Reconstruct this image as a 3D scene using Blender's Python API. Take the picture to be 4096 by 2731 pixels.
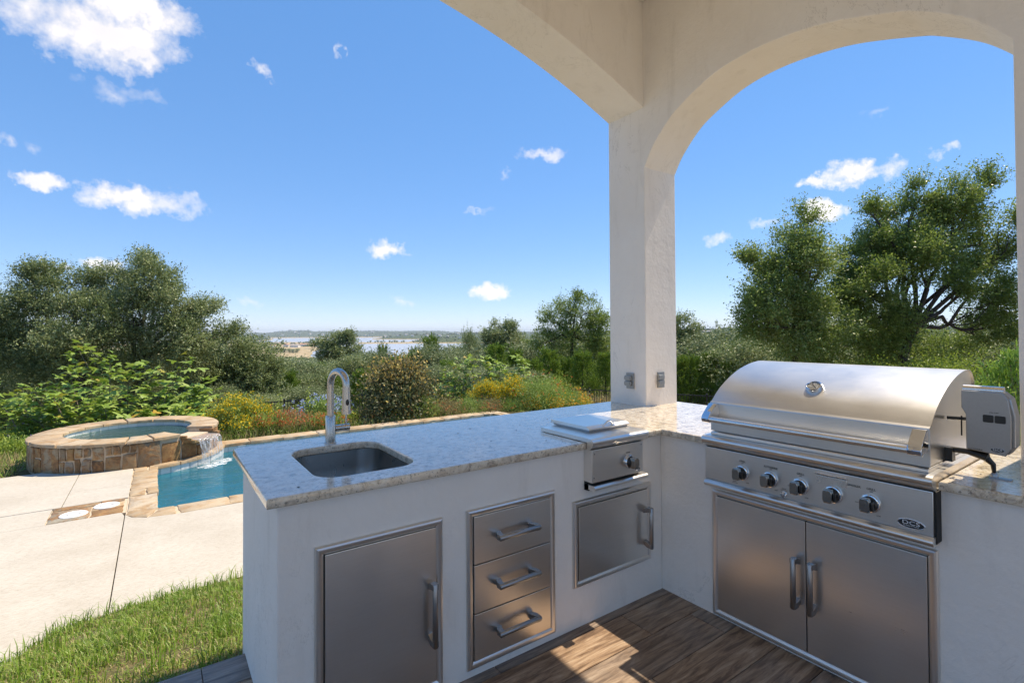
import bpy, bmesh, math, random
import numpy as np
from mathutils import Vector, Matrix
R_ = math.radians
scn = bpy.context.scene
for o in list(bpy.data.objects): bpy.data.objects.remove(o)
COL = scn.collection

# ------------------------------------------------------------------ camera
CAM = np.array([-2.3683, -1.8647, 1.4654]); YAW, PITCH, ROLL, FPX = 0.9537, 0.0136, -0.0051, 2008.7
cam = bpy.data.cameras.new('camera'); co = bpy.data.objects.new('camera', cam); COL.objects.link(co)
cam.sensor_width = 36; cam.lens = 36*FPX/4096; cam.shift_y = (1300.94-1365.5)/4096
cam.clip_start = .02; cam.clip_end = 60000
fw = Vector((math.cos(YAW)*math.cos(PITCH), math.sin(YAW)*math.cos(PITCH), math.sin(PITCH)))
rt = Vector((math.sin(YAW), -math.cos(YAW), 0)); up = rt.cross(fw)
rt2 = rt*math.cos(ROLL)+up*math.sin(ROLL); up2 = up*math.cos(ROLL)-rt*math.sin(ROLL)
m = Matrix((rt2, up2, -fw)).transposed().to_4x4(); m.translation = Vector(CAM)
co.matrix_world = m; scn.camera = co
F2 = np.array([math.cos(YAW), math.sin(YAW)]); R2 = np.array([math.sin(YAW), -math.cos(YAW)])

# ------------------------------------------------------------------ sun, sky, exposure
SUN_EL, SUN_AZ = 60.3, -2.5                      # azimuth measured from +x towards +y
sun = bpy.data.lights.new('sun', 'SUN'); so = bpy.data.objects.new('sun', sun); COL.objects.link(so)
sun.energy = 2.0; sun.angle = R_(.53); sun.color = (1, .93, .83)
sd = Vector((math.cos(R_(SUN_EL))*math.cos(R_(SUN_AZ)), math.cos(R_(SUN_EL))*math.sin(R_(SUN_AZ)), math.sin(R_(SUN_EL))))
so.rotation_euler = sd.to_track_quat('Z', 'Y').to_euler(); so.location = (6, 0, 12)
scn.view_settings.view_transform = 'Standard'; scn.view_settings.look = 'None'
scn.view_settings.gamma = 1; scn.view_settings.use_curve_mapping = False
scn.view_settings.exposure = 1.8
scn.view_settings.use_white_balance = True; scn.view_settings.white_balance_temperature = 7350; scn.view_settings.white_balance_tint = 10

def px_dir(px, py):                              # unit direction of a sky feature
    X = px-2048; Y = 1300.94-py; c, s = math.cos(ROLL), math.sin(ROLL)
    x = (X*c-Y*s)/FPX; y = (Y*c+X*s)/FPX; c, s = math.cos(PITCH), math.sin(PITCH)
    d, h = c-y*s, y*c+s
    return Vector((F2[0]*d+R2[0]*x, F2[1]*d+R2[1]*x, h))

def make_world():
    w = bpy.data.worlds.new('World'); scn.world = w; w.use_nodes = True
    nt = w.node_tree; N, L = nt.nodes, nt.links; N.clear()
    out = N.new('ShaderNodeOutputWorld'); bg = N.new('ShaderNodeBackground'); bg.inputs[1].default_value = .15
    sky = N.new('ShaderNodeTexSky'); sky.sky_type = 'NISHITA'; sky.sun_disc = False
    sky.sun_elevation = R_(SUN_EL); sky.sun_rotation = R_(90-SUN_AZ)
    sky.altitude = 0; sky.air_density = .75; sky.dust_density = .0; sky.ozone_density = 4.5
    tc = N.new('ShaderNodeTexCoord')
    def vm(op, a, b=None):
        n = N.new('ShaderNodeVectorMath'); n.operation = op
        for k, s in enumerate((a, b)):
            if s is None: continue
            if isinstance(s, (tuple, Vector)): n.inputs[k].default_value = tuple(s)
            else: L.new(s, n.inputs[k])
        return n
    def ma(op, a, b=None, c=None, clamp=False):
        n = N.new('ShaderNodeMath'); n.operation = op; n.use_clamp = clamp
        for k, s in enumerate((a, b, c)):
            if s is None: continue
            if isinstance(s, (int, float)): n.inputs[k].default_value = s
            else: L.new(s, n.inputs[k])
        return n.outputs[0]
    d0 = tc.outputs['Generated']
    def noise(scale, detail, rough, vec):
        n = N.new('ShaderNodeTexNoise'); n.inputs['Scale'].default_value = scale; n.inputs['Detail'].default_value = detail
        n.inputs['Roughness'].default_value = rough; L.new(vec, n.inputs['Vector']); return n
    n1 = noise(9, 6, .62, d0); n2 = noise(34, 5, .6, d0)
    puff = ma('ADD', ma('MULTIPLY', ma('SUBTRACT', n1.outputs[0], .5), 3.4), ma('MULTIPLY', ma('SUBTRACT', n2.outputs[0], .5), 2.6))
    # clouds: px centre, half sizes (photo pixels), softness
    CL = [(400, 130, 330, 150, .8), (560, 40, 260, 90, .8), (560, 235, 130, 60, .75), (455, 370, 120, 45, .42), (1050, 285, 34, 28, .5), (1362, 200, 16, 22, .4),
          (155, 728, 100, 34, .72), (520, 790, 150, 62, .8), (650, 805, 120, 50, .6), (10, 560, 40, 40, .45), (130, 580, 40, 30, .35), (600, 395, 40, 30, .35),
          (420, 1060, 85, 34, .8), (240, 1075, 55, 26, .7), (1000, 1210, 45, 18, .4), (1555, 998, 100, 38, .75), (1610, 1202, 45, 20, .45), (1965, 1165, 75, 33, .75),
          (2180, 610, 115, 32, .6), (2010, 690, 28, 14, .35), (1915, 847, 50, 9, .35),
          (3430, 690, 150, 55, .85), (3250, 730, 55, 30, .75), (3300, 850, 80, 48, .8), (3060, 890, 60, 18, .45), (2885, 947, 48, 26, .55), (3775, 610, 45, 20, .5), (3520, 445, 40, 14, .3),
          (-700, 500, 300, 110, .8), (-1500, 900, 260, 70, .75), (5200, 300, 260, 90, .8), (6200, 700, 300, 80, .8), (900, -900, 300, 160, .75), (-400, -800, 260, 120, .7), (3400, -1100, 320, 150, .75)]
    sp = N.new('ShaderNodeSeparateXYZ'); L.new(d0, sp.inputs[0])
    az = ma('ARCTAN2', sp.outputs[1], sp.outputs[0]); el = ma('ARCSINE', sp.outputs[2])
    cb = N.new('ShaderNodeCombineXYZ'); L.new(az, cb.inputs[0]); L.new(el, cb.inputs[1])
    wn = noise(26, 4, .6, d0); wn2 = noise(95, 3, .6, d0)
    def warp(vec, n, amp):
        a_ = N.new('ShaderNodeVectorMath'); a_.operation = 'MULTIPLY_ADD'; L.new(n.outputs['Color'], a_.inputs[0]); a_.inputs[1].default_value = (amp, amp*.7, 0); L.new(vec, a_.inputs[2])
        b_ = N.new('ShaderNodeVectorMath'); b_.operation = 'ADD'; L.new(a_.outputs[0], b_.inputs[0]); b_.inputs[1].default_value = (-amp/2, -amp*.35, 0); return b_.outputs[0]
    cv = warp(warp(cb.outputs[0], wn, .085), wn2, .022)
    pf = ma('ADD', ma('MULTIPLY', puff, .42), 1.0); tot = None
    for (px, py, sx, sy, k) in CL:
        c = px_dir(px, py); rad = c.length; c.normalize()
        a0, e0 = math.atan2(c.y, c.x), math.asin(c.z); ce = math.cos(e0)
        kx, ky = FPX*rad/sx*ce, FPX*rad/sy
        m1 = N.new('ShaderNodeVectorMath'); m1.operation = 'MULTIPLY_ADD'; L.new(cv, m1.inputs[0])
        m1.inputs[1].default_value = (kx, ky, 0); m1.inputs[2].default_value = (-a0*kx, -e0*ky, 0)
        q = ma('SUBTRACT', pf, vm('LENGTH', m1.outputs[0]).outputs['Value'])
        q = ma('MULTIPLY', q, 2.0*k*k, clamp=True); q = ma('MINIMUM', q, k)
        tot = q if tot is None else ma('MAXIMUM', tot, q)
    sm = ma('SMOOTH_MIN', tot, 1.0, .15)
    hs = N.new('ShaderNodeHueSaturation'); hs.inputs['Saturation'].default_value = 1.52; hs.inputs['Value'].default_value = .95
    gm = N.new('ShaderNodeGamma'); gm.inputs[1].default_value = .46; L.new(sky.outputs[0], gm.inputs[0]); tn = N.new('ShaderNodeMix'); tn.data_type = 'RGBA'; tn.blend_type = 'MULTIPLY'; tn.inputs[0].default_value = 1; tn.inputs[7].default_value = (.86, .905, 1.06, 1); L.new(gm.outputs[0], tn.inputs[6]); L.new(tn.outputs[2], hs.inputs['Color'])
    mx = N.new('ShaderNodeMix'); mx.data_type = 'RGBA'; L.new(sm, mx.inputs[0]); L.new(hs.outputs[0], mx.inputs[6])
    cr = N.new('ShaderNodeMix'); cr.data_type = 'RGBA'; L.new(n1.outputs[0], cr.inputs[0]); cr.inputs[6].default_value = (1.95, 1.95, 2.1, 1); cr.inputs[7].default_value = (2.6, 2.55, 2.55, 1); L.new(cr.outputs[2], mx.inputs[7])
    L.new(mx.outputs[2], bg.inputs[0]); L.new(bg.outputs[0], out.inputs[0])
make_world()

# ------------------------------------------------------------------ helpers
def gz(u, v):                                    # natural ground height
    s = np.maximum(0, np.maximum(v-10.3, (u-7.5)*.9)); s = np.maximum(s, (-u-9)*.5)
    z = np.where(s < 7, -.76-.19*s, -2.09-.135*(s-7))
    z = np.where(s > 60, -9.245-.09*(s-60), z); z = np.where(s > 160, -18.2-.06*(s-160), z)
    return np.maximum(z, -46)
def W(r, d, z=None):                             # lateral / forward metres seen from the patio -> world
    p = CAM[:2]+F2*d+R2*r
    return Vector((p[0], p[1], float(gz(p[0], p[1])) if z is None else z))
def at(px, py, d):                               # photo point at forward distance d
    q = px_dir(px, py); k = d/(q.x*F2[0]+q.y*F2[1]); return Vector((CAM[0]+q.x*k, CAM[1]+q.y*k, CAM[2]+q.z*k))
def gat(px, d):
    p = at(px, 1300, d); p.z = float(gz(p.x, p.y)); return p

def tag(o, label=None, cat=None, group=None, kind=None):
    if label: o['label'] = label
    if cat: o['category'] = cat
    if group: o['group'] = group
    if kind: o['kind'] = kind
    return o
def wloc(o):
    l = Vector((0, 0, 0))
    while o is not None: l += o.location; o = o.parent
    return l
def thing(name, label, cat, loc=(0, 0, 0), group=None):
    o = bpy.data.objects.new(name, None); COL.objects.link(o); o.location = loc; o.empty_display_size = .1
    return tag(o, label, cat, group)
def obj(name, me, mat=None, parent=None, local=False, **kw):
    if mat is not None and not me.materials: me.materials.append(mat)
    o = bpy.data.objects.new(name, me); COL.objects.link(o)
    if parent is not None:
        o.parent = parent
        if not local: o.location = -wloc(parent)
    tag(o, **kw); return o
def copy_tree(o, parent=None, loc=None, rz=None, sc=None):
    c = o.copy(); COL.objects.link(c); c.parent = parent
    if loc is not None: c.location = loc
    if rz is not None: c.rotation_euler = (0, 0, rz)
    if sc is not None: c.scale = sc if hasattr(sc, '__len__') else (sc, sc, sc)
    for ch in list(o.children): copy_tree(ch, c)
    return c

def np_mesh(name, v, faces, smooth=False, attr=None):
    """v (N,3) array, faces (M,k) array of one size"""
    v = np.asarray(v, np.float32); faces = np.asarray(faces, np.int32); me = bpy.data.meshes.new(name)
    M, k = faces.shape
    me.vertices.add(len(v)); me.vertices.foreach_set('co', v.ravel())
    me.loops.add(M*k); me.loops.foreach_set('vertex_index', faces.ravel())
    me.polygons.add(M); me.polygons.foreach_set('loop_start', np.arange(0, M*k, k, dtype=np.int32))
    me.polygons.foreach_set('loop_total', np.full(M, k, np.int32))
    if smooth: me.polygons.foreach_set('use_smooth', np.ones(M, bool))
    if attr is not None:
        a = me.attributes.new('rnd', 'FLOAT', 'FACE'); a.data.foreach_set('value', np.asarray(attr, np.float32))
    me.update(calc_edges=True); return me

class MB:
    def __init__(s): s.v = []; s.f = []
    def add(s, vs, fs):
        b = len(s.v); s.v += [tuple(p) for p in vs]; s.f += [tuple(i+b for i in f) for f in fs]; return s
    def box(s, x0, x1, y0, y1, z0, z1, M=None):
        vs = [Vector((x, y, z)) for z in (z0, z1) for y in (y0, y1) for x in (x0, x1)]
        if M is not None: vs = [M @ p for p in vs]
        return s.add(vs, [(0, 2, 3, 1), (4, 5, 7, 6), (0, 1, 5, 4), (1, 3, 7, 5), (3, 2, 6, 7), (2, 0, 4, 6)])
    def prism(s, pts, lo, hi, M=None):           # pts (a,b) ccw, extruded along third axis
        n = len(pts); vs = [Vector((a, b, lo)) for a, b in pts]+[Vector((a, b, hi)) for a, b in pts]
        if M is not None: vs = [M @ p for p in vs]
        fs = [tuple(range(n-1, -1, -1)), tuple(range(n, 2*n))]+[(i, (i+1) % n, n+(i+1) % n, n+i) for i in range(n)]
        return s.add(vs, fs)
    def tube(s, path, rad, n=8, cap=True, M=None):
        path = [Vector(p) for p in path]; m_ = len(path)
        if not hasattr(rad, '__len__'): rad = [rad]*m_
        ref = None; rings = []
        for i, p in enumerate(path):
            t = (path[min(i+1, m_-1)]-path[max(i-1, 0)])
            if t.length < 1e-9: t = Vector((0, 0, 1))
            t.normalize()
            if ref is None: ref = t.orthogonal().normalized()
            ref = (ref-t*ref.dot(t))
            ref = ref.normalized() if ref.length > 1e-6 else t.orthogonal().normalized()
            b = t.cross(ref)
            rings.append([p+(ref*math.cos(2*math.pi*k/n)+b*math.sin(2*math.pi*k/n))*rad[i] for k in range(n)])
        vs = [p for r in rings for p in r]
        if M is not None: vs = [M @ p for p in vs]
        fs = [(i*n+k, i*n+(k+1) % n, (i+1)*n+(k+1) % n, (i+1)*n+k) for i in range(m_-1) for k in range(n)]
        if cap: fs += [tuple(range(n-1, -1, -1)), tuple((m_-1)*n+k for k in range(n))]
        return s.add(vs, fs)
    def lathe(s, prof, n=24, M=None):            # prof (r,z) about local z
        vs = []; m_ = len(prof)
        for r, z in prof:
            for k in range(n): a = 2*math.pi*k/n; vs.append(Vector((r*math.cos(a), r*math.sin(a), z)))
        if M is not None: vs = [M @ p for p in vs]
        fs = [(i*n+k, i*n+(k+1) % n, (i+1)*n+(k+1) % n, (i+1)*n+k) for i in range(m_-1) for k in range(n)]
        fs += [tuple(range(n-1, -1, -1)), tuple((m_-1)*n+k for k in range(n))]
        return s.add(vs, fs)
    def frame(s, a0, a1, b0, b1, prof, M):       # mitred picture frame; prof = (inset, height)
        n = len(prof); vs = []
        for t, h in prof:
            for a, b in ((a0+t, b0+t), (a1-t, b0+t), (a1-t, b1-t), (a0+t, b1-t)): vs.append(M @ Vector((a, b, h)))
        fs = [(i*4+k, i*4+(k+1) % 4, (i+1)*4+(k+1) % 4, (i+1)*4+k) for i in range(n-1) for k in range(4)]
        return s.add(vs, fs)
    def mesh(s, name='m', ang=35, bevel=0, seg=2):
        me = bpy.data.meshes.new(name); me.from_pydata(s.v, [], s.f); me.update()
        bm = bmesh.new(); bm.from_mesh(me); bmesh.ops.recalc_face_normals(bm, faces=bm.faces)
        if bevel:
            es = [e for e in bm.edges if len(e.link_faces) == 2 and e.calc_face_angle(0) > R_(28)]
            bmesh.ops.bevel(bm, geom=es, offset=bevel, segments=seg, affect='EDGES', profile=.6, clamp_overlap=True)
        bm.to_mesh(me); bm.free()
        if ang:
            me.shade_smooth(); me.set_sharp_from_angle(angle=R_(16 if bevel else ang))
        return me
def crom(P, n):                                  # catmull-rom through points
    P = [np.array(p, float) for p in P]; P = [2*P[0]-P[1]]+P+[2*P[-1]-P[-2]]; o = []
    for i in range(1, len(P)-2):
        for k in range(n):
            t = k/n; a, b, c, d = P[i-1:i+3]
            o.append(.5*(2*b+(c-a)*t+(2*a-5*b+4*c-d)*t*t+(3*b-a-3*c+d)*t**3))
    o.append(P[-2]); return o
def plate(outlines, depth, bevel=0, M=None, res=2):    # flat outlines with holes -> solid
    cu = bpy.data.curves.new('c', 'CURVE'); cu.dimensions = '2D'; cu.fill_mode = 'BOTH'
    cu.extrude = depth/2-bevel; cu.bevel_depth = bevel; cu.bevel_resolution = res; cu.offset = -bevel
    for pts in outlines:
        sp = cu.splines.new('POLY'); sp.points.add(len(pts)-1); sp.use_cyclic_u = True
        for q, (a, b) in zip(sp.points, pts): q.co = (a, b, 0, 1)
    return curve_mesh(cu, depth/2, M)
def curve_mesh(cu, dz=0, M=None):
    o = bpy.data.objects.new('c', cu); COL.objects.link(o)
    dg = bpy.context.evaluated_depsgraph_get(); me = bpy.data.meshes.new_from_object(o.evaluated_get(dg))
    bpy.data.objects.remove(o); bpy.data.curves.remove(cu)
    T = Matrix.Translation((0, 0, dz)); me.transform((M @ T) if M is not None else T)
    me.shade_smooth(); me.set_sharp_from_angle(angle=R_(14)); return me
def text(s, size, M, depth=.0006):
    cu = bpy.data.curves.new('t', 'FONT'); cu.body = s; cu.size = size; cu.align_x = 'CENTER'; cu.align_y = 'CENTER'
    cu.extrude = depth/2; cu.resolution_u = 3
    return curve_mesh(cu, depth/2, M)
def rrect(a0, a1, b0, b1, r, n=6):
    o = []
    for cx, cy, s in ((a1-r, b0+r, -90), (a1-r, b1-r, 0), (a0+r, b1-r, 90), (a0+r, b0+r, 180)):
        for k in range(n+1): a = R_(s+90*k/n); o.append((cx+r*math.cos(a), cy+r*math.sin(a)))
    return o
def MU(u): return Matrix(((0, 0, -1, u), (-1, 0, 0, 0), (0, 1, 0, 0), (0, 0, 0, 1)))   # (a,b,c)->(u-c,-a,b)
def MV(v): return Matrix(((1, 0, 0, 0), (0, 0, -1, v), (0, 1, 0, 0), (0, 0, 0, 1)))    # (a,b,c)->(a,v-c,b)

# ------------------------------------------------------------------ materials
class NT:
    def __init__(s, name):
        s.m = bpy.data.materials.new(name); s.m.use_nodes = True; s.t = s.m.node_tree; s.N, s.L = s.t.nodes, s.t.links
        s.b = s.N['Principled BSDF']; s.out = s.N['Material Output']
    def n(s, ty, **kw):
        x = s.N.new(ty)
        for k, v in kw.items(): setattr(x, k, v)
        return x
    def set(s, node, **kw):
        for k, v in kw.items():
            k = k.replace('_', ' ')
            if hasattr(v, 'is_linked') or hasattr(v, 'links'): s.L.new(v, node.inputs[k])
            else: node.inputs[k].default_value = v
        return node
    def coord(s, kind='Object', scale=(1, 1, 1), rot=(0, 0, 0)):
        t = s.n('ShaderNodeTexCoord'); mp = s.n('ShaderNodeMapping'); mp.inputs['Scale'].default_value = scale; mp.inputs['Rotation'].default_value = rot
        s.L.new(t.outputs[kind], mp.inputs[0]); return mp.outputs[0]
    def noise(s, vec, scale, detail=4, rough=.55, dist=0):
        x = s.n('ShaderNodeTexNoise'); s.L.new(vec, x.inputs['Vector']); x.inputs['Scale'].default_value = scale
        x.inputs['Detail'].default_value = detail; x.inputs['Roughness'].default_value = rough; x.inputs['Distortion'].default_value = dist; return x.outputs[0]
    def vor(s, vec, scale, feature='F1', out='Distance', rnd=1):
        x = s.n('ShaderNodeTexVoronoi'); x.feature = feature; s.L.new(vec, x.inputs['Vector']); x.inputs['Scale'].default_value = scale
        x.inputs['Randomness'].default_value = rnd; return x.outputs[out]
    def ramp(s, fac, stops, interp='LINEAR'):
        x = s.n('ShaderNodeValToRGB'); x.color_ramp.interpolation = interp; e = x.color_ramp.elements
        while len(e) < len(stops): e.new(.5)
        for q, (p, c) in zip(e, stops): q.position = p; q.color = (c[0], c[1], c[2], 1) if hasattr(c, '__len__') else (c, c, c, 1)
        s.L.new(fac, x.inputs[0]); return x.outputs[0]
    def mix(s, fac, a, b, blend='MIX'):
        x = s.n('ShaderNodeMix'); x.data_type = 'RGBA'; x.blend_type = blend
        for i, v in ((0, fac), (6, a), (7, b)):
            if isinstance(v, (int, float)): x.inputs[i].default_value = v
            elif isinstance(v, tuple): x.inputs[i].default_value = (*v, 1)
            else: s.L.new(v, x.inputs[i])
        return x.outputs[2]
    def math(s, op, a, b=None, clamp=False):
        x = s.n('ShaderNodeMath'); x.operation = op; x.use_clamp = clamp
        for i, v in ((0, a), (1, b)):
            if v is None: continue
            if isinstance(v, (int, float)): x.inputs[i].default_value = v
            else: s.L.new(v, x.inputs[i])
        return x.outputs[0]
    def bump(s, h, strength=.3, dist=.01, prev=None):
        x = s.n('ShaderNodeBump'); x.inputs['Strength'].default_value = strength; x.inputs['Distance'].default_value = dist
        s.L.new(h, x.inputs['Height'])
        if prev is not None: s.L.new(prev, x.inputs['Normal'])
        return x.outputs[0]
    def rnd(s): return s.n('ShaderNodeObjectInfo').outputs['Random']
    def attr(s, name='rnd'):
        x = s.n('ShaderNodeAttribute'); x.attribute_name = name; return x.outputs['Fac']
MAT = {}
def simple(name, col, rough=.5, metal=0, spec=.5):
    k = NT(name); k.b.inputs['Base Color'].default_value = (*col, 1); k.b.inputs['Roughness'].default_value = rough
    k.b.inputs['Metallic'].default_value = metal; k.b.inputs['Specular IOR Level'].default_value = spec; MAT[name] = k.m; return k.m

def mat_stucco():
    k = NT('stucco'); c = k.coord()
    a = k.noise(c, 2.2, 5, .6); b = k.noise(c, 38, 4, .6); d = k.noise(c, 220, 3, .6)
    t = k.noise(k.coord(scale=(1, 1, .8), rot=(.5, .4, .3)), 5, 4, .6, .6)
    tr = k.ramp(t, [(.47, 0), (.5, 1), (.53, 0)])
    st = k.noise(k.coord(scale=(2.5, 2.5, .5)), 3, 6, .65)
    col = k.mix(k.ramp(a, [(.3, 0), (.75, 1)]), (.83, .765, .685), (.88, .83, .76))
    col = k.mix(k.math('MULTIPLY', k.ramp(st, [(.56, 0), (.78, 1)]), .30), col, (.52, .46, .39)); mk = k.ramp(k.noise(c, 1.1, 3, .5), [(.5, 0), (.62, 1)]); col = k.mix(k.math('MULTIPLY', k.math('MULTIPLY', k.ramp(k.noise(k.coord(scale=(1, 1, .6)), 3.1, 6, .7, .8), [(.493, 0), (.5, 1), (.507, 0)]), mk), .35), col, (.3, .26, .21))
    k.set(k.b, Base_Color=col, Roughness=.85); k.b.inputs['Specular IOR Level'].default_value = .2
    n = k.bump(a, .6, .03); n = k.bump(tr, .10, .003, n); n = k.bump(b, .5, .005, n); n = k.bump(d, .45, .0016, n)
    k.set(k.b, Normal=n); MAT['stucco'] = k.m
mat_stucco()
def mat_granite():
    k = NT('granite'); c = k.coord()
    n1 = k.noise(c, 22, 6, .7, .7); n2 = k.noise(c, 75, 5, .7); n3 = k.noise(k.coord(scale=(1, 2.2, 1)), 9, 4, .6, 1.0)
    col = k.ramp(n1, [(.32, (.09, .06, .035)), (.41, (.34, .235, .14)), (.49, (.66, .54, .38)), (.60, (.80, .71, .57)), (.75, (.68, .62, .53)), (.86, (.34, .28, .22))])
    col = k.mix(k.ramp(n3, [(.4, .35), (.6, 0)]), col, (.62, .57, .49)); col = k.mix(k.ramp(n2, [(.37, .95), (.44, 0)]), col, (.05, .035, .025))
    col = k.mix(.30, col, (.66, .58, .46)); k.set(k.b, Base_Color=col, Roughness=.12); k.b.inputs['IOR'].default_value = 1.7; k.b.inputs['Coat Weight'].default_value = .3; k.b.inputs['Coat Roughness'].default_value = .04; k.b.inputs['Coat IOR'].default_value = 1.6
    w = k.noise(k.coord(scale=(1, 3, 1)), 16, 3, .5); k.set(k.b, Normal=k.bump(w, .04, .004)); MAT['granite'] = k.m
mat_granite()
def mat_steel(name, scale, rough=.29, col=(.82, .785, .735), bump=.04):
    k = NT(name); c = k.coord(scale=scale)
    a = k.noise(c, 14, 4, .7); s = k.noise(k.coord(), 4.5, 5, .6); s2 = k.noise(k.coord(), 60, 3, .6)
    k.set(k.b, Base_Color=k.mix(k.math('MULTIPLY', k.ramp(s2, [(.62, 0), (.75, 1)]), .10), k.mix(k.ramp(a, [(.3, 0), (.7, 1)]), tuple(x*.93 for x in col), col), (.4, .36, .32)), Metallic=1.0)
    r = k.math('ADD', k.math('MULTIPLY', a, .05), k.math('ADD', k.math('MULTIPLY', s, .14), rough-.08)); k.set(k.b, Roughness=r)
    k.set(k.b, Normal=k.bump(k.noise(k.coord(), 3.0, 2, .5), .02, .02)); MAT[name] = k.m
mat_steel('steel_h', (40, .6, 40)); mat_steel('steel_v', (.6, 40, 40), .29); mat_steel('steel_bar', (6, 6, 6), .24)
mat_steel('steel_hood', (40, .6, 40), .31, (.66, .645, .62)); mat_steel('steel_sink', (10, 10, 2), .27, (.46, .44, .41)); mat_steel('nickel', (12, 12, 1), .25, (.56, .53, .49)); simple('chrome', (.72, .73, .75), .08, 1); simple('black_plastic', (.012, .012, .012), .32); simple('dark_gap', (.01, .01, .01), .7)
simple('print_black', (.02, .02, .02), .5); simple('badge_white', (.8, .8, .8), .35); simple('grey_metal', (.30, .31, .31), .45, .6)
simple('fence_black', (.015, .015, .017), .4); simple('white_plastic', (.78, .78, .76), .45); simple('dial_face', (.75, .75, .72), .2)
simple('dirt_bit', (.03, .022, .015), .8)
# ================================================================== covered patio building
U1, U2, VJ, V1, V2, VR = .566, .924, .573, .579, .93, -1.378
def fuzz(me, amp, seed=0):                       # slight hand-trowelled unevenness
    return me
def build_patio():
    b = thing('covered_patio', 'cream stucco covered patio with arched openings and a square corner column', 'building', (.75, .75, -.76))
    arcR = [(.574, 2.676), (.50, 2.80), (.38, 2.93), (.268, 3.012), (.033, 3.118), (-.176, 3.157), (-.396, 3.156), (-.668, 3.115), (-.96, 3.018), (-1.062, 2.969), (-1.203, 2.875), (-1.30, 2.78), (-1.378, 2.68)]
    arcR = [tuple(p) for p in crom(arcR, 5)]
    arcL = [(.566, 3.118), (.2, 3.258), (-.19, 3.380), (-.56, 3.470), (-.942, 3.539), (-1.4, 3.60), (-1.9, 3.63)]
    arcL = [tuple(p) for p in crom(arcL, 5)]; arcL += [(-3.8-a, z) for a, z in arcL[-2::-1]]
    lowL = -4.366
    # right wall: outline (a=-v, b=z), extruded along u
    top = 3.95
    w = [(-V2, -.76), (-VJ, -.76)]+[(-v, z) for v, z in arcR]+[(-VR, -.76), (1.76, -.76)]+[(1.76+2.1*k/16, 2.68+.48*math.sin(math.pi*k/16)**.7) for k in range(17)]+[(3.86, -.76), (4.3, -.76), (4.3, top), (-V2, top)]  # second arch, out of view, added to let more light into the kitchen
    obj('arched_wall', plate([w], U2-U1, .006, MU(U2)), MAT['stucco'], b, label='wall with the arched opening behind the grill and the outlet column')
    # left wall beyond the column: outline (a=u,b=z)
    w = [(U1+.004, top)]+[(lowL-.6, top), (lowL-.6, -.76), (lowL, -.76)]+[(u, z) for u, z in arcL[::-1]]+[(U1+.004, 3.1185)]
    obj('arched_wall', plate([w], V2-V1, .006, MV(V2)), MAT['stucco'], b, label='wall with the wide arch above the sink counter')
    mb = MB(); mb.box(-5.0, U1-.004, -4.0, V1-.004, 3.90, 4.02); obj('ceiling', mb.mesh(), MAT['stucco'], b)
    mb = MB(); mb.box(-5.0, U2-.003, -4.3, V2-.003, 4.03, 4.15); obj('roof', mb.mesh(), MAT['stucco'], b)
    for u0 in (-5.0, -2.4):  # unseen back left open on columns so the kitchen gets more light
        mb = MB(); mb.box(u0, u0+.4, -4.3, -3.9, -.76, 3.9); obj('column', mb.mesh(bevel=.01), MAT['stucco'], b)
    mb = MB(); mb.box(-5.0, U1-.004, -4.3, -3.95, 3.45, 3.899); obj('beam', mb.mesh(bevel=.01), MAT['stucco'], b)
    return b
build_patio()

def mat_plank():
    k = NT('wood_tile'); r = k.rnd()
    tcn = k.n('ShaderNodeTexCoord'); cv = k.n('ShaderNodeCombineXYZ'); k.L.new(k.math('MULTIPLY', r, 37), cv.inputs[0]); k.L.new(k.math('MULTIPLY', r, 91), cv.inputs[1])
    ad = k.n('ShaderNodeVectorMath'); k.L.new(tcn.outputs['Object'], ad.inputs[0]); k.L.new(cv.outputs[0], ad.inputs[1])
    mp = k.n('ShaderNodeMapping'); mp.inputs['Scale'].default_value = (1, 9, 1); k.L.new(ad.outputs[0], mp.inputs[0])
    g = k.noise(mp.outputs[0], 3.5, 8, .68, .8); mp2 = k.n('ShaderNodeMapping'); mp2.inputs['Scale'].default_value = (1, 22, 1); k.L.new(ad.outputs[0], mp2.inputs[0]); g2 = k.noise(mp2.outputs[0], 9, 5, .7)
    p = k.noise(ad.outputs[0], 2.2, 3, .5)
    col = k.ramp(g, [(.28, (.055, .032, .019)), (.42, (.17, .10, .056)), (.55, (.33, .22, .135)), (.68, (.48, .36, .25)), (.8, (.25, .185, .135))])
    grey = k.ramp(g, [(.3, (.09, .08, .074)), (.55, (.22, .195, .175)), (.8, (.34, .31, .28))])
    col = k.mix(k.ramp(k.math('ADD', k.math('MULTIPLY', p, .8), k.math('MULTIPLY', r, .55)), [(.62, 0), (.95, .8)]), col, grey)
    col = k.mix(k.ramp(g2, [(.3, .45), (.5, 0)]), col, (.03, .02, .014))
    k.set(k.b, Base_Color=col, Roughness=k.math('ADD', k.math('MULTIPLY', g2, .2), .32)); k.set(k.b, Normal=k.bump(g2, .18, .003)); MAT['wood_tile'] = k.m
mat_plank()
simple('grout', (.10, .085, .07), .9)
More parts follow.
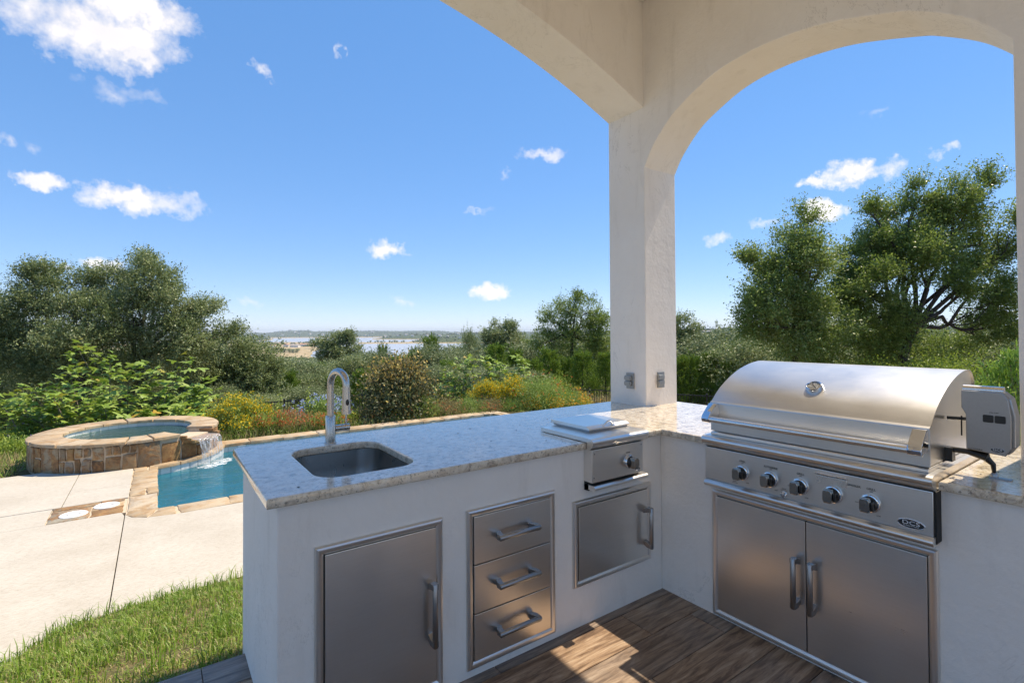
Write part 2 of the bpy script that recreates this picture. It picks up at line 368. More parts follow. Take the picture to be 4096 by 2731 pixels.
def build_floor():
    mb = MB(); mb.box(-5.4, .96, -4.0, .743, -.2, -.010)
    fl = obj('patio_floor', mb.mesh(), MAT['grout'], kind='structure')
    rng = random.Random(4); L, w = 1.2, .2; protos = {}
    def plank(u0, u1, v0, v1):
        l_, w_ = round(u1-u0, 3), round(v1-v0, 3)
        if (l_, w_) not in protos:
            q = MB(); q.box(-l_/2, l_/2, -w_/2, w_/2, -.012, 0); protos[(l_, w_)] = q.mesh('plank', bevel=.0015, seg=1); protos[(l_, w_)].materials.append(MAT['wood_tile'])
        o = obj('plank', protos[(l_, w_)], None, fl, local=True); o.location = ((u0+u1)/2, (v0+v1)/2, rng.uniform(-.0004, .0004))
    # border course along the lawn edge, then the field
    v = .748; row = 0
    while v > -3.8:
        u = .95-rng.choice([.15, .4, .63, .85, 1.05]) if v < 0 else .95-[.75, .1, .4, .9][row % 4]
        first = .95
        while first > -5.3:
            u0 = max(u, -5.35); plank(u0+.0015, first-.0015, v-w+.0015, v-.0015); first = u0; u -= L
        v -= w; row += 1
build_floor()

# ================================================================== counter
def build_counter():
    c = thing('kitchen_counter', 'L-shaped white stucco kitchen counter with speckled granite top', 'counter', (-.9, .4, 0))
    mb = MB(); top = .8785; e = .0
    mb.box(-2.03, 0, 0, .12, -.1, top); b = obj('base_wall', mb.mesh(bevel=.008), MAT['stucco'], c, label='front of the sink counter')
    mb = MB(); mb.box(-2.0292, -1.92, .118, .82, -.78, top-.001); obj('base_wall', mb.mesh(bevel=.008), MAT['stucco'], c)
    mb = MB(); mb.box(-1.925, .6, .70, .8192, -.78, top-.002); obj('base_wall', mb.mesh(bevel=.006), MAT['stucco'], c)
    mb = MB(); mb.box(.0, .12, -2.6, .118, -.1, top-.001); obj('base_wall', mb.mesh(bevel=.006), MAT['stucco'], c, label='front of the grill counter')
    mb = MB(); mb.box(.80, .91, -2.6, .6, -.78, top-.002); obj('base_wall', mb.mesh(bevel=.006), MAT['stucco'], c)
    o = [(-2.0675, -.03), (-.612, -.03), (-.612, .30), (-.215, .30), (-.215, -.03), (-.0345, -.03), (-.0345, -.3255), (.60, -.3255), (.60, -1.262), (-.0345, -1.262), (-.0345, -2.6), (.985, -2.6), (.985, .945), (-2.0675, .905)]
    # rounded far-left corner
    o = o[:-1]+[(-2.0675+.05-.05*math.sin(R_(t)), .905-.05+.05*math.cos(R_(t))) for t in range(0, 91, 15)]
    hole = rrect(-1.862, -1.452, .105, .668, .095, 8)
    obj('countertop', plate([o, hole[::-1]], .035, .008, Matrix.Translation((0, 0, .879)), res=3), MAT['granite'], c, label='speckled cream and brown granite top')
    # undermount sink
    s = thing('kitchen_sink', 'undermount stainless steel sink with rounded corners', 'sink', (-1.65, .39, .68))
    rings = [(0, .877), (0, .872), (.006, .80), (.012, .72), (.03, .695), (.09, .685)]; mb = MB(); n = 0
    for off, z in rings:
        pts = rrect(-1.868+off, -1.446-off, .099+off, .674-off, .095, 8); n = len(pts); mb.v += [(a, b_, z) for a, b_ in pts]
    for i in range(len(rings)-1): mb.f += [(i*n+q, i*n+(q+1) % n, (i+1)*n+(q+1) % n, (i+1)*n+q) for q in range(n)]
    mb.f.append(tuple((len(rings)-1)*n+q for q in range(n)))
    obj('basin', mb.mesh(ang=60), MAT['steel_sink'], s)
    q = MB(); q.lathe([(.05, 0), (.05, .004), (.04, .006), (.036, .002), (.012, .001)], 24, Matrix.Translation((-1.65, .39, .684))); obj('drain', q.mesh(), MAT['chrome'], s)
    return c
build_counter()

def build_faucet():
    x, y, z0 = -1.652, .722, .914
    f = thing('faucet', 'tall brushed gooseneck faucet with pull-down spray head beside the sink', 'faucet', (x, y, z0))
    T = Matrix.Translation((x, y, z0)); st = MAT['nickel']
    q = MB(); q.lathe([(.029, 0), (.029, .006), (.027, .008), (.0265, .008)], 28, T); obj('base_ring', q.mesh(), st, f)
    q = MB(); q.lathe([(.0245, .008), (.0245, .135), (.0225, .138), (.019, .138)], 28, T); obj('body', q.mesh(), st, f)
    path = [(x, y, z0+.13), (x, y, z0+.2), (x, y, z0+.27)]; r = .062
    dx, dy = .35, -.94
    for t in range(0, 181, 12): a = R_(t); path.append((x+dx*(r-r*math.cos(a)), y+dy*(r-r*math.cos(a)), z0+.29+r*math.sin(a)*1.15))
    path.append((x+dx*2*r, y+dy*2*r, z0+.26))
    q = MB(); q.tube(path, .0175, 16); obj('gooseneck', q.mesh(ang=50), st, f)
    hx, hy = x+dx*2*r, y+dy*2*r
    q = MB(); q.lathe([(.0187, .285), (.0195, .262), (.021, .20), (.0225, .165), (.0225, .158), (.015, .156)], 24, Matrix.Translation((hx, hy, z0)))
    h = obj('spray_head', q.mesh(), st, f)
    dz = Vector((CAM[0]-hx, CAM[1]-hy, 0)).normalized(); dz = (dz+Vector((.25, 0, 0))).normalized(); K = Matrix((dz.cross(Vector((0, 0, 1))), Vector((0, 0, 1)), dz)).transposed().to_4x4(); K.translation = Vector((hx, hy, z0+.215))+dz*.017
    q = MB(); q.lathe([(.0085, -.004), (.0085, .0035), (.007, .006), (.001, .0068)], 18, K@Matrix.Scale(1.8, 4, (0, 1, 0)))
    obj('spray_button', q.mesh(), MAT['black_plastic'], h)
    A = Matrix.Translation((x, y, z0+.072))@Matrix.Rotation(R_(90), 4, 'Y')
    q = MB(); q.lathe([(.017, .02), (.017, .058), (.0165, .059), (.0165, .061), (.0178, .062), (.0178, .092), (.016, .094)], 24, A); hb = obj('handle_barrel', q.mesh(), st, f)
    q = MB(); q.tube([(x+.078, y, z0+.08), (x+.078, y, z0+.165)], .0045, 10); obj('lever', q.mesh(), st, hb)
build_faucet()

# ================================================================== doors and drawers
mat_steel('grey_steel', (8, 8, 8), .3, (.36, .35, .345))
PROF = [(0, 0), (0, .010), (.004, .016), (.010, .019), (.018, .018), (.026, .013), (.030, .010), (.030, 0)]
def handle(M, a, b0, b1, parent, horiz=False, mat='grey_steel'):
    """bar handle: runs b0..b1 at coordinate a (vertical), or along a when horiz"""
    S = M@Matrix(((0, 1, 0, 0), (1, 0, 0, 0), (0, 0, 1, 0), (0, 0, 0, 1))) if horiz else M
    q = MB(); c = .045; pth = [(a, b0, c), (a, b0+.003, c), (a, b1-.003, c), (a, b1, c)]; q.tube(pth, [.0095, .0115, .0115, .0095], 14, M=S)
    h = obj('handle', q.mesh(ang=40), MAT[mat], parent)
    for t, sgn in ((b0, 1), (b1, -1)):
        q = MB(); w = .0120
        pr = [(.0, t+sgn*.036), (.0, t+sgn*.012), (.022, t+sgn*.002), (c+.006, t+sgn*.002), (c+.006, t+sgn*.024), (.03, t+sgn*.026)]
        vs = [S@Vector((a+s, b, cc)) for s in (-w, w) for cc, b in pr]; n = len(pr)
        q.add(vs, [tuple(range(n)), tuple(range(2*n-1, n-1, -1))]+[(i, (i+1) % n, n+(i+1) % n, n+i) for i in range(n)])
        obj('handle_mount', q.mesh(bevel=.0015), MAT['grey_steel'], h)
    return h
def unit(name, label, cat, M, a0, a1, b0, b1, st, loc):
    t = thing(name, label, cat, loc)
    q = MB(); q.frame(a0, a1, b0, b1, PROF, M); obj('frame', q.mesh(ang=25), MAT[st], t)
    q = MB(); q.box(a0+.028, a1-.028, b0+.028, b1-.028, -.01, .003, M); obj('backing', q.mesh(), MAT['dark_gap'], t)  # black sheet paints in the dark of the recess behind the panel gaps
    return t
def panel(t, M, a0, a1, b0, b1, st, name='door', g=.0022, lab=None):
    return obj(name, plate([rrect(a0+g, a1-g, b0+g, b1-g, .003, 2)], .012, .0018, M@Matrix.Translation((0, 0, .0035))), MAT[st], t, label=lab)
mv = MV(0); HM = Matrix.Translation((0, 0, .0155))
t = unit('access_door', 'tall stainless access door below the sink', 'cabinet door', mv, -1.909, -1.407, .03, .709, 'steel_v', (-1.66, 0, .03))
p = panel(t, mv, -1.877, -1.437, .06, .679, 'steel_v'); handle(mv@HM, -1.465, .225, .475, p)
t = unit('drawer_stack', 'stainless three-drawer cabinet between the two single doors', 'drawer cabinet', mv, -1.2916, -.8077, .0368, .7094, 'steel_v', (-1.05, 0, .037))
for b0, b1 in ((.473, .680), (.2655, .473), (.066, .2655)):
    p = panel(t, mv, -1.261, -.838, b0, b1, 'steel_v', 'drawer'); handle(mv@HM, (b0+b1)/2+.003, -1.160, -.935, p, True)
t = unit('access_door', 'wide stainless access door below the side burner', 'cabinet door', mv, -.689, -.1087, .2023, .6266, 'steel_v', (-.4, 0, .2))
p = panel(t, mv, -.658, -.139, .232, .596, 'steel_v'); handle(mv@HM, -.165, .285, .505, p)
mu = MU(0)
t = unit('grill_cabinet_doors', 'pair of large stainless cabinet doors under the grill', 'cabinet door', mu, .327, 1.251, .012, .6515, 'steel_h', (0, -.79, .012))
p = panel(t, mu, .357, .789, .044, .621, 'steel_h'); handle(mu@HM, .754, .235, .458, p)
p = panel(t, mu, .789, 1.221, .044, .621, 'steel_h'); handle(mu@HM, .824, .235, .458, p)

# ================================================================== grill
def knob(M, a, b, parent, mu_c=.0, r=.030):
    K = M@Matrix.Translation((a, b, mu_c))
    q = MB(); q.lathe([(r*1.2, 0), (r*1.2, .006), (r*1.12, .010), (r*1.0, .011), (r*.98, .004)], 28, K); z = obj('knob', q.mesh(), MAT['chrome'], parent)
    q = MB(); q.lathe([(r*.97, .004), (r*.95, .022), (r*.86, .028), (r*.2, .029)], 28, K); obj('knob_skirt', q.mesh(), MAT['black_plastic'], z)
    q = MB(); w = r*.44
    q.prism([(-w-.004, -r*.9), (w-.004, -r*.9), (w+.002, -r*.5), (w+.002, r*.5), (w-.004, r*.9), (-w-.004, r*.9), (-w-.008, r*.5), (-w-.008, -r*.5)], .02, .052, K); obj('knob_grip', q.mesh(bevel=.003), MAT['knob_steel'], z)
    q = MB(); q.box(w+.0025, r*.80, -r*.55, r*.55, .026, .047, K); obj('knob_side', q.mesh(bevel=.004), MAT['black_plastic'], z)
    return z
mat_steel('knob_steel', (8, 8, 8), .16, (.36, .34, .31))
def badge(M, a, b, w, h, parent):
    K = M@Matrix.Translation((a, b, 0))
    el = lambda s: [(s*w*math.cos(2*math.pi*i/40), s*h*math.sin(2*math.pi*i/40)) for i in range(40)]
    r_ = obj('badge', plate([el(1), [( x*.93, y*.86) for x, y in el(1)][::-1]], .004, .0008, K), MAT['chrome'], parent)
    obj('badge_field', plate([[(x*.93, y*.87) for x, y in el(1)]], .0022, 0, K), MAT['print_black'], r_)
    obj('lettering', text('DCS', h*1.15, K@Matrix.Translation((0, h*.16, .0023))@Matrix.Scale(1.45, 4, (1, 0, 0))), MAT['badge_white'], r_)
    obj('lettering', text('by Fisher & Paykel', h*.36, K@Matrix.Translation((0, -h*.42, .0023))), MAT['badge_white'], r_)
def build_grill():
    g = thing('grill', 'large stainless built-in gas grill with curved hood and five knobs', 'grill', (.25, -.79, .7))
    st = MAT['steel_h']; P = MU(-.0638)
    uz = Matrix(((1, 0, 0, 0), (0, 0, 1, 0), (0, 1, 0, 0), (0, 0, 0, 1)))           # (u,z,v) prism along v
    q = MB(); q.prism([(-.0636, .7155), (.55, .7155), (.55, .905), (-.03, .905), (-.03, .8765), (-.0636, .8765)], -1.2538, -.326, uz); obj('control_panel', q.mesh(bevel=.002), st, g)
    bull = [tuple(x) for x in crom([(-.052, .8775), (-.068, .885), (-.083, .897), (-.0925, .912), (-.0915, .925), (-.080, .934), (-.055, .9385), (-.02, .9395)], 4)]
    q = MB(); q.prism(bull+[(.60, .9395), (.60, .906), (-.045, .906), (-.04, .8775)], -1.258, -.3235, uz); obj('top_frame', q.mesh(ang=40), st, g)
    q = MB(); q.prism([(-.052, .9398), (-.052, .951), (-.046, .955), (.56, .955), (.56, .9398)], -1.238, -.352, uz); obj('hood_base', q.mesh(bevel=.002), st, g)
    rail = [tuple(x) for x in crom([(-.058, .7145), (-.072, .713), (-.084, .706), (-.088, .697), (-.084, .687), (-.072, .681), (-.05, .680)], 4)]
    q = MB(); q.prism(rail+[(.0, .680), (.0, .7145)], -1.258, -.332, uz); obj('drip_rail', q.mesh(ang=40), st, g)
    q = MB(); q.box(-.056, .5, -1.2605, -1.2542, .688, .876); obj('side_shadow_strip', q.mesh(), MAT['dark_gap'], g)  # solid black strip painting in the shadow between grill body and counter
    # hood
    prof = [(-.036, .958), (-.036, 1.03), (-.034, 1.100)]
    arc = [tuple(x) for x in crom([(-.034, 1.1005), (.002, 1.1345), (.043, 1.167), (.10, 1.201), (.168, 1.234), (.235, 1.259), (.303, 1.277), (.37, 1.289), (.442, 1.2955), (.505, 1.288), (.548, 1.250), (.560, 1.19)], 5)]
    full = prof[:-1]+arc+[(.562, .958)]
    q = MB(); l0, l1 = -.3427, -1.2402; n = len(full); inner = []
    for i, (a, b) in enumerate(full):
        p0 = np.array(full[max(i-1, 0)]); p1 = np.array(full[min(i+1, n-1)]); t = p1-p0; t /= np.linalg.norm(t); inner.append((a+t[1]*.004, b-t[0]*.004))
    vs = [(a, v, b) for v in (l0, l1) for a, b in full]+[(a, v, b) for v in (l0, l1) for a, b in inner]
    for i in range(n-1):
        q.f += [(i, i+1, n+i+1, n+i), (2*n+i, 3*n+i, 3*n+i+1, 2*n+i+1), (i, 2*n+i, 2*n+i+1, i+1), (n+i, n+i+1, 3*n+i+1, 3*n+i)]
    q.v = vs; hood = obj('hood', q.mesh(ang=25), MAT['steel_hood'], g)
    q = MB(); q.prism([(-.0355, 1.0945), (-.043, 1.0965), (-.0415, 1.1015), (-.031, 1.1085), (-.028, 1.104)], l1, l0, uz); obj('hood_lip', q.mesh(ang=30), MAT['steel_hood'], hood)
    for v0, v1 in ((l0-.006, l0-.010), (l1+.010, l1+.006)):
        q = MB(); q.prism(inner, v0, v1, uz); obj('hood_side', q.mesh(), MAT['steel_hood'], hood)
    # handle
    q = MB(); q.tube([(-.108, -.37, 1.026), (-.108, -1.215, 1.026)], .0155, 20); hb = obj('hood_handle', q.mesh(ang=40), MAT['steel_bar'], hood)
    for v0 in (-.3455, -1.2375+.044):
        pr = [(-.034, 1.098), (-.060, 1.098), (-.118, 1.045), (-.1265, 1.028), (-.122, 1.012), (-.108, 1.007), (-.092, 1.012), (-.036, 1.016)]
        q = MB(); q.prism(pr, v0-.044, v0, uz); obj('handle_bracket', q.mesh(bevel=.004), MAT['chrome'], hb)
    # thermometer on the hood
    c = Vector((.096, -.787, 1.1985)); nrm = Vector((-.53, 0, .85)).normalized(); K = nrm.to_track_quat('Z', 'Y').to_matrix().to_4x4(); K.translation = c
    q = MB(); q.lathe([(.036, -.004), (.036, .010), (.033, .020), (.029, .022), (.028, .017)], 32, K); th = obj('thermometer', q.mesh(), MAT['chrome'], hood)
    q = MB(); q.lathe([(.028, .015), (.028, .017), (.001, .017)], 32, K); obj('dial', q.mesh(), MAT['dial_face'], th)
    q = MB(); q.box(-.002, .002, -.018, .016, .0172, .018, K@Matrix.Rotation(.8, 4, 'Z')); obj('needle', q.mesh(), MAT['print_black'], th)
    q = MB()
    for i in range(9):
        a = R_(-120+30*i); q.box(-.001, .001, .019, .025, .0172, .0176, K@Matrix.Rotation(a, 4, 'Z'))
    obj('dial_marks', q.mesh(), MAT['print_black'], th)
    for a in (.523, .659, .790, .923, 1.056): knob(P, a, .783, g)
    pr_ = lambda s, a, b, sz: obj('lettering', text(s, sz, P@Matrix.Translation((a, b, .0006))), MAT['print_black'], g)
    for a, s in ((.523, 'GRILL'), (.659, 'ROTISSERIE'), (.790, 'GRILL'), (1.056, 'GRILL')):
        pr_(s, a+.004, .8385, .0125); pr_('OFF', a+.004, .829, .0062); pr_('LOW', a+.028, .741, .0062)
    pr_('SMOKER', 1.0, .838, .0125)
    for a in (.478, .745, 1.01): pr_('SEAR', a, .776, .0055)
    for a, b in ((.487, .731), (.722, .752)): pr_('IGNITER', a, b+.004, .005); pr_('PUSH TO LIGHT', a, b-.003, .0042)
    q = MB(); q.lathe([(.013, 0), (.013, .006), (.011, .008), (.010, .010), (.002, .011)], 20, P@Matrix.Translation((.72, .731, 0))); obj('ignition_button', q.mesh(), MAT['chrome'], g)
    q = MB(); q.box(.862, .975, .821, .853, 0, .004, P); tr = obj('smoker_tray', q.mesh(bevel=.001), MAT['steel_bar'], g)
    q = MB(); q.prism([(.0, .853), (.014, .857), (.018, .863), (.016, .866), (.008, .862), (.0, .862)], .860, .977, P@Matrix(((0, 0, 1, 0), (0, 1, 0, 0), (1, 0, 0, 0), (0, 0, 0, 1)))); obj('tray_lip', q.mesh(ang=50), MAT['steel_bar'], tr)
    badge(P, 1.187, .7425, .043, .0175, g)
build_grill()

def build_motor():
    t = thing('rotisserie_motor', 'boxy stainless rotisserie motor with two black switches on a grill bracket', 'grill motor', (.2, -1.37, 1.0))
    M = MU(.13); st = MAT['steel_h']
    o = [(1.309, 1.022), (1.309, 1.150), (1.297, 1.175), (1.297, 1.238), (1.4085, 1.238), (1.424, 1.215), (1.432, 1.15), (1.430, 1.04), (1.415, 1.012)]
    b = obj('housing', plate([o], .022, .002, M), MAT['grey_steel'], t)  # darker steel on housing and case paints in their shade
    o2 = [(1.310, 1.024), (1.310, 1.15), (1.300, 1.175), (1.300, 1.236), (1.408, 1.236), (1.428, 1.215), (1.440, 1.15), (1.438, 1.045), (1.42, 1.015)]
    obj('back_case', plate([o2], .07, .004, MU(.20)), MAT['grey_steel'], t)
    q = MB(); q.tube([(.145, -1.296, 1.241), (.145, -1.409, 1.241)], .0165, 16); obj('top_roll', q.mesh(ang=40), MAT['steel_bar'], t)
    F = M@Matrix.Translation((0, 0, .022))
    for a in (1.357, 1.389):
        obj('switch', plate([rrect(a, a+.029, 1.128, 1.155, .004, 3)], .004, .001, F), MAT['black_plastic'], b)
    obj('lettering', text('ON OFF', .007, F@Matrix.Translation((1.387, 1.164, .0003))), MAT['print_black'], b)
    obj('lettering', text('ROTISSERIE', .008, F@Matrix.Translation((1.335, 1.024, .0003))), MAT['print_black'], b)
    badge(F, 1.395, 1.031, .019, .008, b)
    q = MB(); q.tube([(.17, -1.312, 1.125), (.17, -1.24, 1.122)], .007, 12); obj('spit_rod', q.mesh(), MAT['black_plastic'], t)
    q = MB(); q.tube([(.165, -1.284, 1.135), (.163, -1.284, 1.06)], .0025, 8); obj('clamp_pin', q.mesh(), MAT['black_plastic'], t)
    q = MB(); q.tube([(.17, -1.25, 1.0), (.17, -1.30, 1.0), (.17, -1.325, 1.012)], .011, 10); q.box(.15, .19, -1.258, -1.225, .955, 1.008); q.tube([(.155, -1.305, 1.005), (.15, -1.36, .992)], [.013, .016], 12)
    obj('bracket', q.mesh(ang=40), MAT['black_plastic'], t)
    q = MB(); q.tube([(.17, -1.345, 1.012), (.168, -1.352, .985), (.172, -1.37, .965), (.178, -1.372, .93)], [.015, .013, .009, .006], 10); obj('clamp', q.mesh(ang=40), MAT['black_plastic'], t)
    q = MB(); q.box(.165, .19, -1.42, -1.36, .9143, .9185); q.lathe([(.011, .9186), (.011, .928), (.007, .935)], 16, Matrix.Translation((.178, -1.372, 0))); obj('foot', q.mesh(ang=40), MAT['grey_steel'], t)
build_motor()

def build_side_burner():
    t = thing('side_burner', 'stainless side burner with flat lid and single knob beside the counter corner', 'side burner', (-.41, .1, .7))
    st = MAT['steel_v']; vz = Matrix(((0, 0, 1, 0), (1, 0, 0, 0), (0, 1, 0, 0), (0, 0, 0, 1)))     # (v,z,u)
    q = MB(); q.box(-.606, -.229, -.0598, .28, .7155, .8785); obj('control_panel', q.mesh(bevel=.0025), st, t)
    q = MB(); q.box(-.604, -.232, -.03, .2, .672, .7154); obj('under_box', q.mesh(), MAT['dark_gap'], t)
    bull = [tuple(x) for x in crom([(-.048, .8787), (-.062, .886), (-.076, .898), (-.084, .913), (-.083, .925), (-.073, .933), (-.05, .9365), (0, .9375)], 4)]
    q = MB(); q.prism(bull+[(.325, .9375), (.325, .917), (-.04, .917), (-.04, .8787)], -.622, -.207, vz); obj('top_frame', q.mesh(ang=40), st, t)
    q = MB(); q.prism([(.062, .9377), (.35, .9377), (.35, .9475), (.062, .9475)], -.508, -.215, vz); obj('lid_base', q.mesh(bevel=.001), MAT['grey_steel'], t)
    q = MB(); q.prism([(.052, .9478), (.362, .9478), (.362, .966), (.075, .966), (.052, .955)], -.517, -.206, vz); lid = obj('lid', q.mesh(bevel=.0018), st, t)
    q = MB(); pth = [(-.405+.075*k/8, .062-.012*math.sin(math.pi*k/8), .958+.028*math.sin(math.pi*k/8)) for k in range(9)]; q.tube(pth, .0045, 10); obj('lid_handle', q.mesh(ang=50), MAT['steel_bar'], lid)
    rail = [tuple(x) for x in crom([(-.052, .7030), (-.068, .7015), (-.078, .692), (-.074, .682), (-.06, .6785)], 4)]
    q = MB(); q.prism(rail+[(0, .6785), (0, .703)], -.604, -.205, vz); obj('drip_rail', q.mesh(ang=40), st, t)
    M = MV(-.0598); knob(M, -.335, .783, t); badge(M, -.274, .737, .0195, .0085, t)
    obj('lettering', text('BURNER', .0075, M@Matrix.Translation((-.345, .832, .0003))), MAT['print_black'], t)
    for a, b in ((-.59, .858), (-.243, .862), (-.594, .74)):
        q = MB(); q.lathe([(.004, 0), (.003, .002), (.001, .0022)], 10, M@Matrix.Translation((a, b, 0))); obj('screw', q.mesh(), MAT['grey_steel'], t)
build_side_burner()

def build_outlets():
    def mk(M, a, b, cx):
        t = thing('outlet', cx, 'outlet', M@Vector((a, b, 0)))
        q = MB(); q.box(a-.036, a+.036, b-.059, b+.059, 0, .012, M); obj('cover_plate', q.mesh(bevel=.003), MAT['grey_metal'], t)
        for s in (.021, -.019):
            obj('flap', plate([rrect(a-.044, a+.022, b+s-.0185, b+s+.0185, .012, 4)], .014, .002, M@Matrix.Translation((0, 0, .012))), MAT['grey_metal'], t)
            q = MB(); q.box(a-.042, a+.012, b+s-.010, b+s+.010, .0262, .029, M); obj('flap_rib', q.mesh(bevel=.001), MAT['grey_metal'], t)
    mk(MU(U1), -.720, 1.094, 'grey weatherproof outlet on the patio-facing side of the column')
    mk(MV(VJ), .7235, 1.1035, 'grey weatherproof outlet on the grill-facing side of the column')
build_outlets()

rng = random.Random(11)
for k, (u, v) in enumerate([(-.72, .42), (-.98, .28), (-.9, .62), (-1.02, .55), (-.60, .55), (-.75, .12), (-.70, .05), (-.35, .60), (-.25, .52), (-1.95, .05), (-1.05, .18), (.12, .25), (.3, .05), (.2, -1.33), (.3, -1.36)]):
    s = rng.uniform(.004, .008); q = MB(); q.add([(u-s, v, .9148), (u, v-s*.5, .9150), (u+s, v+s*.2, .9149), (u, v+s*.6, .9175), (u, v, .9155)], [(0, 1, 4), (1, 2, 4), (2, 3, 4), (3, 0, 4), (3, 2, 1, 0)])
    obj('dead_leaf', q.mesh(ang=0), MAT['dirt_bit'], label='tiny dark scrap of dead leaf lying on the granite counter', cat='dead leaf', group='leaf scraps on the granite')
# ================================================================== ground, lawn, deck
def mat_ground():
    k = NT('dry_ground'); c = k.coord()
    a = k.noise(c, .35, 6, .65); b = k.noise(c, 3.2, 6, .7); d = k.noise(c, 30, 4, .7)
    col = k.ramp(a, [(.35, (.10, .085, .04)), (.5, (.26, .20, .11)), (.65, (.36, .28, .16))])
    col = k.mix(k.ramp(b, [(.42, 0), (.6, 1)]), col, (.10, .095, .035)); col = k.mix(k.ramp(d, [(.35, .5), (.6, 0)]), col, (.07, .05, .03))
    k.set(k.b, Base_Color=col, Roughness=.95); k.b.inputs['Specular IOR Level'].default_value = .1; k.set(k.b, Normal=k.bump(d, .6, .03)); MAT['dry_ground'] = k.m
mat_ground()
PU0, PU1, PV0, PV1 = -2.337, 5.0, 5.82, 9.43       # pool inner edges
def build_ground():
    def lines(lo, hi, fine0, fine1, step, extra, lim):
        x = list(np.arange(fine0, fine1+1e-6, step))+extra; d = step; p = max(x)
        while p < hi: d = min(d*1.18, lim); p += d; x.append(p)
        d = step; p = min(x)
        while p > lo: d = min(d*1.18, lim); p -= d; x.append(p)
        return np.array(sorted(set(np.round(x, 3))))
    xs = lines(-13000, 13000, -9, 24, .6, [PU0-.05, PU0-.15, PU1+.05, PU1+.15], 900); ys = lines(-13000, 13000, -7, 24, .6, [PV0-.05, PV0-.15, PV1+.05, PV1+.15], 900)
    X, Y = np.meshgrid(xs, ys); Z = gz(X, Y)
    h = lambda x, y: np.sin(x*1.3+y*.7)*np.sin(y*1.1-x*.4)
    wild = np.clip((np.maximum(Y-10.5, (X-8)*.9))/4, 0, 1); Z = Z+wild*(.06*h(X, Y)+.25*h(X*.13, Y*.13))
    Z = np.where(np.hypot(X, Y) > 420, np.minimum(Z, -46), Z)
    Z = np.where((X > PU0-.1) & (X < PU1+.1) & (Y > PV0-.1) & (Y < PV1+.1), -2.6, Z)
    nx, ny = len(xs), len(ys); I = np.arange(nx*ny).reshape(ny, nx)
    f = np.stack([I[:-1, :-1], I[:-1, 1:], I[1:, 1:], I[1:, :-1]], -1).reshape(-1, 4)
    obj('ground', np_mesh('ground', np.stack([X, Y, Z], -1).reshape(-1, 3), f, True), MAT['dry_ground'], kind='structure')
build_ground()

LAWN = [(-3.75, 1.6), (-3.42, 2.3), (-3.179, 2.718), (-3.064, 2.91), (-2.95, 3.06), (-2.80, 3.12), (-2.656, 3.143), (-2.235, 3.21), (-1.727, 3.224), (6, 3.224)]
def lawn_edge(u): return np.interp(u, [p[0] for p in LAWN], [p[1] for p in LAWN])
def lawn_z(u, v):
    e = lawn_edge(u); t = np.clip((v-.75)/(np.maximum(e, .9)-.75), 0, 1); z = -.07+(-.70+.07)*(t*.85+.15*t*t)
    return np.where(u < -3.75, -.7, z)
def mat_lawn():
    k = NT('lawn_soil'); c = k.coord(); a = k.noise(c, 9, 6, .7); b = k.noise(c, 60, 3, .7)
    col = k.ramp(a, [(.35, (.10, .10, .03)), (.5, (.17, .14, .055)), (.65, (.26, .18, .085))])
    k.set(k.b, Base_Color=k.mix(k.ramp(b, [(.4, .6), (.6, 0)]), col, (.05, .045, .015)), Roughness=.95, Normal=k.bump(b, .8, .02)); MAT['lawn_soil'] = k.m
    k = NT('grass_blade'); r = k.attr()
    col = k.ramp(r, [(0, (.10, .19, .015)), (.3, (.18, .30, .03)), (.55, (.28, .38, .06)), (.72, (.38, .39, .13)), (.86, (.46, .38, .19)), (1, (.38, .27, .14))])
    k.set(k.b, Base_Color=col, Roughness=.45); k.b.inputs['Specular IOR Level'].default_value = .4
    tr = k.n('ShaderNodeBsdfTranslucent'); k.L.new(col, tr.inputs[0]); mx = k.n('ShaderNodeMixShader'); mx.inputs[0].default_value = .35
    k.L.new(k.b.outputs[0], mx.inputs[1]); k.L.new(tr.outputs[0], mx.inputs[2]); k.L.new(mx.outputs[0], k.out.inputs[0]); MAT['grass_blade'] = k.m
mat_lawn()
